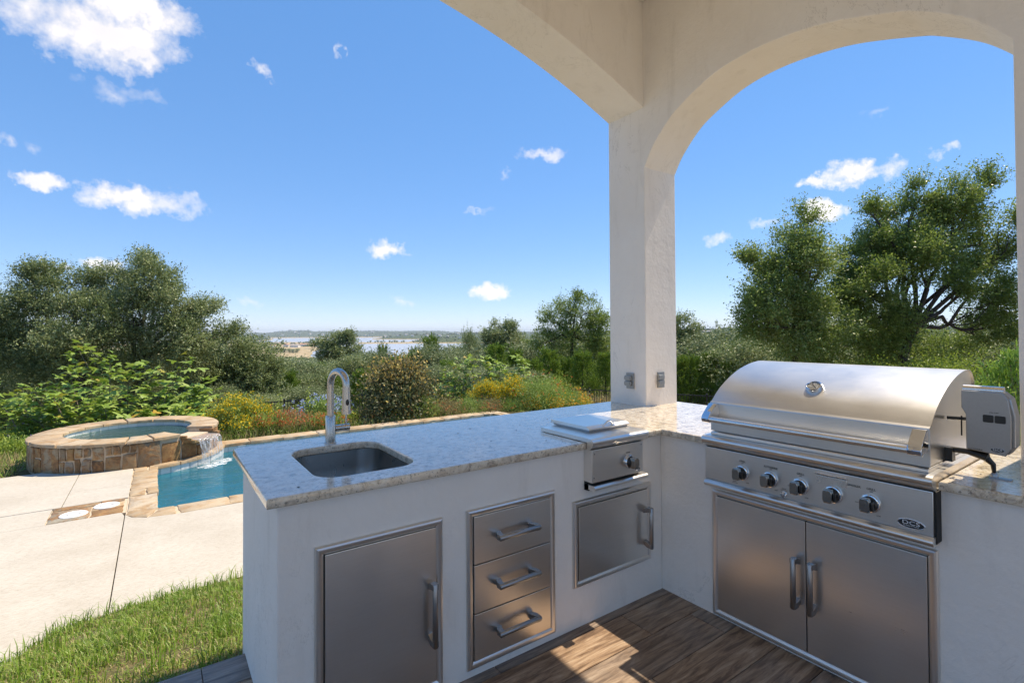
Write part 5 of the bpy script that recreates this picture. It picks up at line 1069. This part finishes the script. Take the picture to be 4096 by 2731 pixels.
def garden():
    g = lambda px, py, d: (bed(px, d), ht(px, py, d))
    b, h = g(955, 1600, 11.2); bush('yellow_flower_shrub', 'shrub covered in yellow flowers right behind the spa spillway', b, .62, h, 'garden_leaf', 61, 6500, .075, .009, 50, .7, [('yellow_petal', 800, .03, .4, 5)], stems=30)
    b, h = g(1020, 1640, 11.5); bush('yellow_flower_shrub', 'wispy plant with scattered yellow flowers between spa shrub and red salvia', b, .5, h, 'lime_leaf', 62, 4500, .08, .006, 40, .9, [('yellow_petal', 200, .03, .45, 5)], stems=30)
    for i, (px, py, d, lab) in enumerate([(1085, 1675, 11.2, 'red salvia clump nearest the wispy yellow plant'), (1165, 1662, 11.5, 'red salvia clump below the tall leafy stems'), (1260, 1680, 11.8, 'red salvia clump beside the blue flowers'), (1330, 1680, 12.0, 'red salvia clump between the two blue flower plants')]):
        b, h = g(px, py, d); bush('red_salvia', lab, b, .42, h+.05, 'dry_leaf' if i == 1 else 'garden_leaf', 63+i, 3200, .07, .006, 30, 1.0, [('red_petal', 200, .026, .55, 4)], stems=26)
    # tall leafy stems
    for i, (px, py, d, lab) in enumerate([(1118, 1575, 12.4, 'lime-leaved stem next to the wispy yellow plant'), (1232, 1552, 12.6, 'tallest lime-leaved stem, between spa and faucet'), (1300, 1578, 13.2, 'lime-leaved stem partly hidden by the faucet'), (1180, 1620, 12.3, 'short lime-leaved stem between the two tall ones')]):
        b, h = g(px, py, d); rs = np.random.RandomState(90+i); t = thing('leafy_stem', lab, 'plant', b); q = MB()
        for s in range(3):
            hh = h*(1 if s == 0 else rs.uniform(.6, .85)); e = (b[0]+rs.uniform(-.15, .15)*(s > 0), b[1]+rs.uniform(-.15, .15)*(s > 0), b[2]+hh); q.tube(wob(b, e, 3, .03, rs), [.008]*7 if False else .007, 5)
            for j in range(22):
                z = hh*(.25+.75*j/21); a = j*2.4+rs.uniform(-.4, .4); dv = Vector((math.cos(a), math.sin(a), rs.uniform(-.3, .5))); l = rs.uniform(.10, .17)*(1.15-.5*j/21); c = Vector((b[0]+(e[0]-b[0])*z/hh, b[1]+(e[1]-b[1])*z/hh, b[2]+z)); M3 = frame_from(dv)
                vs = [c, c+M3@Vector((-l*.16, l*.4, .02)), c+M3@Vector((0, l*.5, 0)), c+M3@Vector((l*.16, l*.4, .02)), c+M3@Vector((0, l, -.05))]; lm = MB(); lm.add(vs, [(0, 1, 2), (0, 2, 3), (1, 4, 2), (2, 4, 3)]); me = lm.mesh(ang=80); me.attributes.new('rnd', 'FLOAT', 'FACE').data.foreach_set('value', np.full(len(me.polygons), rs.uniform(.3, 1), np.float32)); obj('leaf', me, MAT['lime_leaf'], t)
        obj('stems', q.mesh(ang=60), MAT['garden_leaf'], t)
    b, h = g(1290, 1608, 12.6); bush('plumbago', 'rounded plant with pale blue flower clusters behind the faucet', b, .62, h, 'garden_leaf', 71, 5200, .06, .012, 40, .5, [('blue_petal', 300, .034, .40, 7)])
    b, h = g(1395, 1655, 12.4); bush('plumbago', 'low plant with a few pale blue flowers by the bronze bush', b, .4, h, 'lime_leaf', 72, 2600, .06, .013, 24, .5, [('blue_petal', 40, .03, .4, 7)])
    def br(P, rn, rs):
        z = (P[:, 2]-P[:, 2].min())/np.ptp(P[:, 2]); return np.clip(rn*.5+np.where(rs.rand(len(rn)) < np.clip(z*1.6-.55, .12, .92), rs.uniform(.3, .62, len(rn)), 0), 0, 1)
    b, h = g(1595, 1460, 13.4); bush('bronze_bush', 'large rounded bush with glossy bronze leaves and golden new tips', b, .98, h, 'bronze_leaf', 73, 15000, .09, .024, 90, .4, tone=br, stems=30)
    b, h = g(1700, 1480, 14.9); 
    b, h = g(1945, 1528, 14.9); bush('yellow_flower_shrub', 'shorter shrub of bright yellow flowers in front of the smaller fig', b, .5, h, 'garden_leaf', 74, 4200, .07, .008, 36, .8, [('yellow_petal', 700, .032, .4, 5)], stems=24)
    b, h = g(2035, 1505, 15.0); bush('yellow_flower_shrub', 'taller shrub of bright yellow flowers beside the feathery red-bloom plant', b, .5, h, 'garden_leaf', 75, 4200, .07, .008, 36, .8, [('yellow_petal', 850, .032, .35, 5)], stems=24)
    b, h = g(2140, 1525, 14.7); bush('bird_of_paradise', 'feathery blue-green plant with red blooms beside the orange lantana', b, .75, h, 'garden_leaf', 76, 7500, .05, .009, 50, .5, [('red_petal', 40, .03, .55, 5)])
    b, h = g(2215, 1520, 15.8); bush('bird_of_paradise', 'taller feathery plant with sparse red blooms behind the orange lantana', b, .75, h, 'lime_leaf', 77, 5200, .055, .008, 44, .6, [('red_petal', 26, .03, .55, 5)])
    b, h = g(2250, 1570, 15.2); bush('lantana', 'mounded lantana dotted with orange flower heads near the fence', b, .72, h, 'garden_leaf', 78, 6000, .05, .013, 44, .4, [('orange_petal', 380, .03, .3, 5)])
    b, h = g(2180, 1605, 14.6); bush('lantana', 'low orange lantana spilling along the bed edge', b, .55, h, 'garden_leaf', 79, 3800, .05, .012, 36, .4, [('orange_petal', 260, .03, .25, 5)])
    b, h = g(2330, 1590, 16.4); bush('lantana', 'small orange lantana tuft in front of the fence bars', b, .3, h, 'lime_leaf', 80, 1300, .05, .012, 16, .5, [('orange_petal', 50, .026, .3, 5)])
    for i, (px, py, d) in enumerate([(1690, 1600, 13.2), (1790, 1600, 13.6), (1880, 1600, 13.9), (1960, 1605, 14.2), (2040, 1612, 14.4), (1460, 1645, 12.6), (1540, 1640, 12.9)]):
        b, h = g(px, py, d); bush('salvia', 'wispy brown-green salvia with small red flowers along the pool coping', b, .48, h, 'dry_leaf' if i % 2 else 'garden_leaf', 100+i, 2600, .07, .006, 26, 1.0, [('red_petal', 34, .022, .5, 4)], stems=24, group='wispy salvias along the coping')
    for i, (px, py, d) in enumerate([(20, 1740, 11.2), (90, 1770, 10.9), (-60, 1720, 11.0), (60, 1840, 9.9), (10, 1860, 9.7), (130, 1700, 11.8)]):
        b, h = g(px, py, d); bush('lantana', 'weedy green lantana with small purple flowers beside the spa', b, .5, max(h, .35), ('lime_leaf', 'garden_leaf')[i % 2], 120+i, 3400, .055, .012, 30, .6, [('purple_petal', 12, .026, .5, 5)], group='purple lantanas by the spa')
    # oleander beyond the right end of the counter
    for i, (px, py, d, lab) in enumerate([(3985, 1430, 9.0, 'leafy oleander with long narrow leaves behind the rotisserie motor'), (4085, 1385, 8.6, 'taller oleander with long pale leaves against the patio wall edge')]):
        b, h = g(px, py, d); t = bush('oleander', lab, b, .5, h, 'oleander_leaf', 130+i, 1700, .15, .013, 34, .55, stems=24, spread=.16)
    b, h = g(3800, 1420, 15); bush('lime_shrub', 'pale lime-green shrub glowing under the spreading oak', b, 1.5, h, 'lime_leaf', 133, 14000, .06, .016, 60, .4)
    b, h = g(3500, 1450, 15.5); bush('lime_shrub', 'pale lime-green shrub low behind the grill hood', b, 1.2, h, 'lime_leaf', 134, 6000, .06, .016, 50, .4)
garden()
def bed_cover():
    rs = np.random.RandomState(55); n = 26000; u = rs.uniform(-6.5, 9, n); v = 9.95+rs.exponential(1.9, n); left = u < -1.3; v = np.where(left, np.maximum(v, 11.1), v)
    extra = rs.rand(n) < .12; u = np.where(extra, rs.uniform(-6.5, -4.15, n), u); v = np.where(extra, rs.uniform(8.95, 11.5, n), v); z = gz(u, v)-.02; ok = v < 16.8; P = np.stack([u, v, z], -1)[ok]; n = len(P)
    D = rs.normal(size=(n, 3))*.45+np.array([0, 0, 1.]); L = rs.uniform(.06, .30, n); rn = np.clip(.5+.3*np.sin(P[:, 0]*2.1)*np.sin(P[:, 1]*1.7)+rs.normal(size=n)*.2, 0, 1)
    h = rs.rand(n) < .5
    obj('bed_grass', leaves(P[h], D[h], L[h], .006, rs, rn[h], .1), MAT['dry_leaf'], label='wispy tan grass and weeds filling the planting bed', cat='ground cover', kind='stuff')
    obj('bed_greenery', leaves(P[~h], D[~h], L[~h]*.8, .010, rs, rn[~h], .2), MAT['garden_leaf'], label='low green ground cover filling the planting bed', cat='ground cover', kind='stuff')
bed_cover()

# ================================================================== iron fence
def fence(p0, p1, label, skip=()):
    p0, p1 = Vector(p0), Vector(p1); d = p1-p0; L = d.length; d.normalize(); yaw = math.atan2(d.y, d.x); t = thing('iron_fence', label, 'fence', (p0.x, p0.y, -2.1)); t.rotation_euler = (0, 0, yaw); zt = -.88+2.1
    pm = MB(); pm.box(-.008, .008, -.008, .008, .12, zt-.005); pk = pm.mesh('picket'); pk.materials.append(MAT['fence_black'])
    pm = MB(); pm.box(-.026, .026, -.026, .026, -.25, zt+.05); pm.box(-.034, .034, -.034, .034, zt+.051, zt+.07); po = pm.mesh('post'); po.materials.append(MAT['fence_black'])
    n = int(L/.102)
    for i in range(n+1):
        x = i*.102; isp = i % 22 == 0; o = obj('post' if isp else 'picket', po if isp else pk, None, t, local=True); o.location = (x, 0, 0)
    for z in (.18, zt-.03): q = MB(); q.box(0, L, -.0125, .0125, z, z+.034); obj('rail', q.mesh(), MAT['fence_black'], t, local=True)
fence((-3.2, 17, 0), (9.2, 17, 0), 'black iron fence running behind the planting beds')
A_ = at(2277, 1552, 20.9); B_ = at(2834, 1582, 18.3); dv = (B_-A_)
fence((A_-dv*.25), (B_+dv*.55), 'black iron fence crossing behind the column and the grill')
# ================================================================== far country: fields, lake, hills
LAKE = -40.5
def yh(px): return 1328.3-.0051*(px-2048)
RIDGE = ([-1500, -700, 0, 400, 700, 938, 1012, 1063, 1130, 1188, 1234, 1257, 1372, 1400, 1502, 1578, 1668, 1732, 1777, 1808, 1846, 1923, 2100, 2400, 2700, 2792, 2850, 2870, 2900, 2930, 3000, 3300, 3700, 4200, 5600],
         [1322, 1330, 1326, 1330, 1328, 1330, 1329.5, 1331, 1323.5, 1321.6, 1320.7, 1325, 1322.7, 1324.4, 1322, 1324, 1322.6, 1322.6, 1324, 1328.5, 1328, 1328, 1326, 1322, 1318, 1317, 1313.5, 1316, 1311, 1309.5, 1308.5, 1312, 1310, 1316, 1310])
def sst(x, a, b): t = np.clip((x-a)/(b-a), 0, 1); return t*t*(3-2*t)
def fz(px, d):
    px, d = np.broadcast_arrays(np.asarray(px, float), np.asarray(d, float)); r = (px-2048)/FPX*d
    n1 = np.sin(r/130+d/210)*np.sin(d/170-r/300+1)+.5*np.sin(r/47+2)*np.sin(d/61-r/90); n2 = np.sin(r/420+1.3)*np.sin(d/510+.4)
    z = np.full(px.shape, -46.)
    z = np.maximum(z, -21-(d-200)*.0325+n1*.8-sst(d, 820, 950)*12)                                      # near slope
    left = 1-sst(px+n1*25, 1250, 1330)
    z = np.maximum(z, -46+left*(6.1+.35*n1)*sst(d, 780, 860)*(1-sst(d+n1*60, 2350, 2600)))              # fields
    z = np.maximum(z, -46+(6.6+.5*n1)*sst(px, 1405, 1440)*(1-sst(px, 1640, 1700))*sst(d+20*n1, 1840, 1930)*(1-sst(d, 2200, 2300)))   # sand spit
    z = np.maximum(z, -46+(5.6+18*sst(px+15*n2, 1618, 1730)*(1+.12*n1))*sst(px, 1600, 1650)*(1-sst(px, 2300, 2600))*sst(d, 1850, 2050)*(1-sst(d, 2350, 2700)))  # near wooded point
    z = np.maximum(z, -46+(6+28*sst(px+10*n2, 1470, 1640)*(1+.10*n1+.08*n2))*sst(px, 1455, 1500)*(1-sst(px, 2400, 2700))*sst(d, 2980, 3250)*(1-sst(d, 3700, 4200)))  # wooded point with houses
    z = np.maximum(z, -46+(6+22*(1+.2*n2))*(1-sst(px, 1040, 1110))*sst(d, 2700, 3300)*(1-sst(d, 3700, 4300)))
    ry = np.interp(px, *RIDGE); top = 1.465+(yh(px)-ry)/FPX*7600
    z = np.maximum(z, np.where(d > 3300, -46+6.2*sst(d+150*n2, 4100, 4400)+(top+40-2)*sst(d, 4500+250*n2, 7600)+(2.2*n1+1.5*n2)*sst(d, 4500, 5500)*(1-sst(d, 7000, 7500)), -46))
    z = np.where(d > 7600, np.minimum(z, top-(d-7600)*.006), z)
    ny = np.interp(px, [2500, 2650, 2792, 2999, 3300, 3700, 4300, 5500], [1335, 1326, 1320.5, 1311.5, 1309, 1312, 1308, 1312]); nt = 1.465+(yh(px)-ny)/FPX*1700
    z = np.maximum(z, -46+sst(px, 2420, 2640)*((nt+46)*sst(d, 500, 1700)*(1-sst(d, 1750, 3200))+2*n1*sst(d, 700, 900)*(1-sst(d, 1400, 1600))))
    return z
def far_pt(px, d, dz=0):
    r = (px-2048)/FPX*d; p = CAM[:2]+F2*d+R2*r; return Vector((p[0], p[1], float(fz(px, d))+dz))
def mat_far():
    k = NT('far_land'); g = k.n('ShaderNodeNewGeometry'); sp = k.n('ShaderNodeSeparateXYZ'); k.L.new(g.outputs['Position'], sp.inputs[0]); c = g.outputs['Position']
    a = k.noise(c, .006, 5, .65); v = k.vor(c, .055); b = k.noise(c, .03, 5, .7); z = sp.outputs[2]
    tan = k.ramp(b, [(.3, (.30, .22, .12)), (.55, (.42, .33, .20)), (.75, (.52, .44, .31))]); grn = k.ramp(b, [(.3, (.04, .06, .025)), (.7, (.10, .125, .055))])
    hi = k.ramp(k.math('MULTIPLY', k.math('ADD', z, 39.0), .22), [(0, 0), (1, 1)]); tr = k.ramp(v, [(.28, 1), (.5, 0)]); m1 = k.math('MULTIPLY', tr, k.ramp(a, [(.42, 0), (.6, 1)])); m2 = k.ramp(k.math('ADD', k.math('MULTIPLY', a, .8), k.math('MULTIPLY', b, .5)), [(.42, 0), (.5, 1)])
    cov = k.mix(hi, m1, m2); k.set(k.b, Base_Color=k.mix(cov, tan, grn), Roughness=.95); k.b.inputs['Specular IOR Level'].default_value = .05; MAT['far_land'] = k.m
    k = NT('lake_water'); c = k.coord(); n = k.noise(c, .02, 4, .6); k.set(k.b, Base_Color=(.34, .38, .43, 1), Roughness=.45, Normal=k.bump(n, .25, 2.)); MAT['lake_water'] = k.m
    k = NT('far_tree'); r = k.attr(); k.set(k.b, Base_Color=k.ramp(r, [(0, (.045, .065, .028)), (1, (.13, .155, .07))]), Roughness=.95); k.b.inputs['Specular IOR Level'].default_value = .05; MAT['far_tree'] = k.m
mat_far()
def build_far():
    pxs = np.arange(-1500, 5601, 11.); ds = 215*(12500/215)**(np.linspace(0, 1, 230)); PX, Dd = np.meshgrid(pxs, ds); Z = fz(PX, Dd); r = (PX-2048)/FPX*Dd
    X = CAM[0]+F2[0]*Dd+R2[0]*r; Y = CAM[1]+F2[1]*Dd+R2[1]*r; I = np.arange(X.size).reshape(X.shape); f = np.stack([I[:-1, :-1], I[:-1, 1:], I[1:, 1:], I[1:, :-1]], -1).reshape(-1, 4)
    obj('hills', np_mesh('hills', np.stack([X, Y, Z], -1).reshape(-1, 3), f, True), MAT['far_land'], kind='structure')
    c = [W(*p, LAKE) for p in ((-13000, 700), (13000, 700), (13000, 9000), (-13000, 9000))]; obj('lake', np_mesh('lake', c, [(0, 1, 2, 3)]), MAT['lake_water'], kind='structure')
    # woodland too far to count
    rs = np.random.RandomState(70); bm = bmesh.new(); bmesh.ops.create_icosphere(bm, subdivisions=1, radius=1); iv = np.array([v.co for v in bm.verts]); ifc = np.array([[v.index for v in f_.verts] for f_ in bm.faces]); bm.free()
    px = rs.uniform(-300, 4300, 60000); d = np.concatenate([rs.uniform(130, 820, 18000), rs.uniform(850, 2400, 22000), rs.uniform(2900, 7600, 20000)]); z = np.where(d < 215, gz(CAM[0]+F2[0]*d+R2[0]*(px-2048)/FPX*d, CAM[1]+F2[1]*d+R2[1]*(px-2048)/FPX*d), fz(px, d)); r = (px-2048)/FPX*d
    flat = (z < -38.3); clus = np.sin(r/90+d/140)*np.sin(d/110-r/170)+.6*np.sin(r/33+1)*np.sin(d/41)
    band = (d > 1500) & (d < 2300) & (px < 1330); spit = (d > 1800) & (px > 1390) & (px < 1700) & flat
    keep = (z > LAKE+.4) & ((~flat & (rs.rand(60000) < .75)) | (flat & (clus > .55) & (d > 1000) & ~spit & (rs.rand(60000) < .5)) | (flat & band & (clus > -.2))); keep &= ~((d < 1500) & (d > 800) & (px < 1330) & (clus < .75)) & (rs.rand(60000) < .33+.67*(d < 900))
    px, d, z, r = px[keep], d[keep], z[keep], r[keep]; n = len(px); s = rs.uniform(2.2, 4.6, n)*np.where(d > 2900, 1.7, 1); C = np.stack([CAM[0]+F2[0]*d+R2[0]*r, CAM[1]+F2[1]*d+R2[1]*r, z+s*.45], -1)
    V = C[:, None]+iv[None]*s[:, None, None]*np.array([1.1, 1.1, .85])*(1+rs.uniform(-.3, .3, (n, len(iv), 1))); F = (ifc[None]+(np.arange(n)*len(iv))[:, None, None]).reshape(-1, 3)
    obj('far_woodland', np_mesh('wood', V.reshape(-1, 3), F, False, np.repeat(rs.rand(n), len(ifc))), MAT['far_tree'], label='far wooded slopes and scattered trees around the lake', cat='woodland', kind='stuff'); print('far trees', n)
    # countable far oaks
    for k, (px, h) in enumerate([(1075, 9), (1090, 10), (1104, 9), (1128, 10), (1137, 9), (1158, 9), (1174, 8), (1186, 9), (1080, 8)]):
        o = copy_tree(PROT[k % 2][0]); o.location = far_pt(px, 1035+(k*37) % 40, -.5); s = h/3.6; o.scale = (s*1.25, s*1.25, s); o.rotation_euler = (0, 0, k); o.name = 'field_oak'; tag(o, 'round dark oak in the row standing on the dry tan field', 'tree', 'oaks in the field row')
    for k, px in enumerate([1472, 1481, 1500, 1512, 1524, 1539, 1560, 1567, 1578, 1588, 1606, 1615]):
        o = copy_tree(PROT[k % 2][0]); o.location = far_pt(px, 2080+(k*53) % 90, -.5); s = (6+(k*3) % 5)/3.6; o.scale = (s*1.3, s*1.3, s); o.rotation_euler = (0, 0, k); o.name = 'spit_oak'; tag(o, 'small dark tree on the sand spit in the lake', 'tree', 'trees on the sand spit')
    # far houses
    simple('house_wall', (.72, .68, .60), .8); simple('house_roof', (.40, .34, .29), .8); simple('house_tile', (.45, .25, .15), .8)
    def house(loc, w, l, h, rz, roof, lab, grp=None):
        t = thing('house', lab, 'house', loc, grp); t.rotation_euler = (0, 0, rz); q = MB(); q.box(-l/2, l/2, -w/2, w/2, -2, h); obj('wall', q.mesh(), MAT['house_wall'], t, local=True)
        q = MB(); e = .6; q.prism([(-w/2-e, h-.1), (w/2+e, h-.1), (0, h+w*.22)], -l/2-e, l/2+e, Matrix(((0, 0, 1, 0), (1, 0, 0, 0), (0, 1, 0, 0), (0, 0, 0, 1)))); obj('roof', q.mesh(), MAT[roof], t, local=True)
        for j in (-.25, .25): q = MB(); q.box(l*j-1, l*j+1, -w/2-.05, -w/2+.05, .8, h*.75); obj('window', q.mesh(), MAT['black_plastic'], t, local=True)
    dd = np.geomspace(900, 7500, 500)
    for k, (px, py) in enumerate([(1160, 1323), (1196, 1335), (1180, 1331), (1129, 1342), (1240, 1338), (1290, 1340), (1460, 1344), (1490, 1330), (1478, 1343), (1540, 1346), (1592, 1345), (1625, 1342), (1650, 1344), (1708, 1343), (1760, 1345), (1790, 1346), (1833, 1338), (1885, 1333), (1820, 1329), (1840, 1352), (2812, 1329), (2836, 1330), (2913, 1334), (2942, 1335)]):
        y = yh(px)-(fz(px, dd)-1.465)/dd*FPX; vis = np.minimum.accumulate(np.minimum.accumulate(y)); ok = y <= vis+.3; i = np.argmin(np.abs(y-py)+np.where(ok, 0, 50)); d = dd[i]
        sc = d/3300; house(far_pt(px, d, 1.0), 9*sc+4, 14*sc+5, 4.5*sc+1, (k*1.7) % 3.1, 'house_roof', 'tiny pale house on the wooded hills around the lake', 'far houses on the hills')
    for px, d, rf, lab in ((1094, 1480, 'house_tile', 'pale house with orange tiled roof at the edge of the tan field'), (1146, 1550, 'house_tile', 'orange-roofed house among the trees beyond the field oaks'), (1182, 1500, 'house_roof', 'grey-roofed house among the trees beyond the field oaks'), (1216, 1580, 'house_tile', 'long tan house at the end of the field trees')):
        house(far_pt(px, d, .3), 14, 24, 6, px*.7 % 3, rf, lab)
    house(W((1130-2048)/FPX*150, 150, 1.465-(1470-yh(1130))/FPX*150-2.6), 9, 11, 2.4, .5, 'house_roof', 'brown-roofed house half hidden in the thicket below the tan field')
build_far()
def build_haze():
    k = NT('haze_air'); k.N.remove(k.b); v = k.n('ShaderNodeVolumePrincipled'); v.inputs['Color'].default_value = (.78, .88, 1, 1); v.inputs['Density'].default_value = 8e-5; k.L.new(v.outputs[0], k.out.inputs['Volume'])
    q = MB(); q.box(-14500, 14500, -14500, 14500, -75, 95); obj('haze', q.mesh(ang=0), k.m, label='thin bluish haze over the lake valley', cat='haze', kind='stuff')
build_haze()
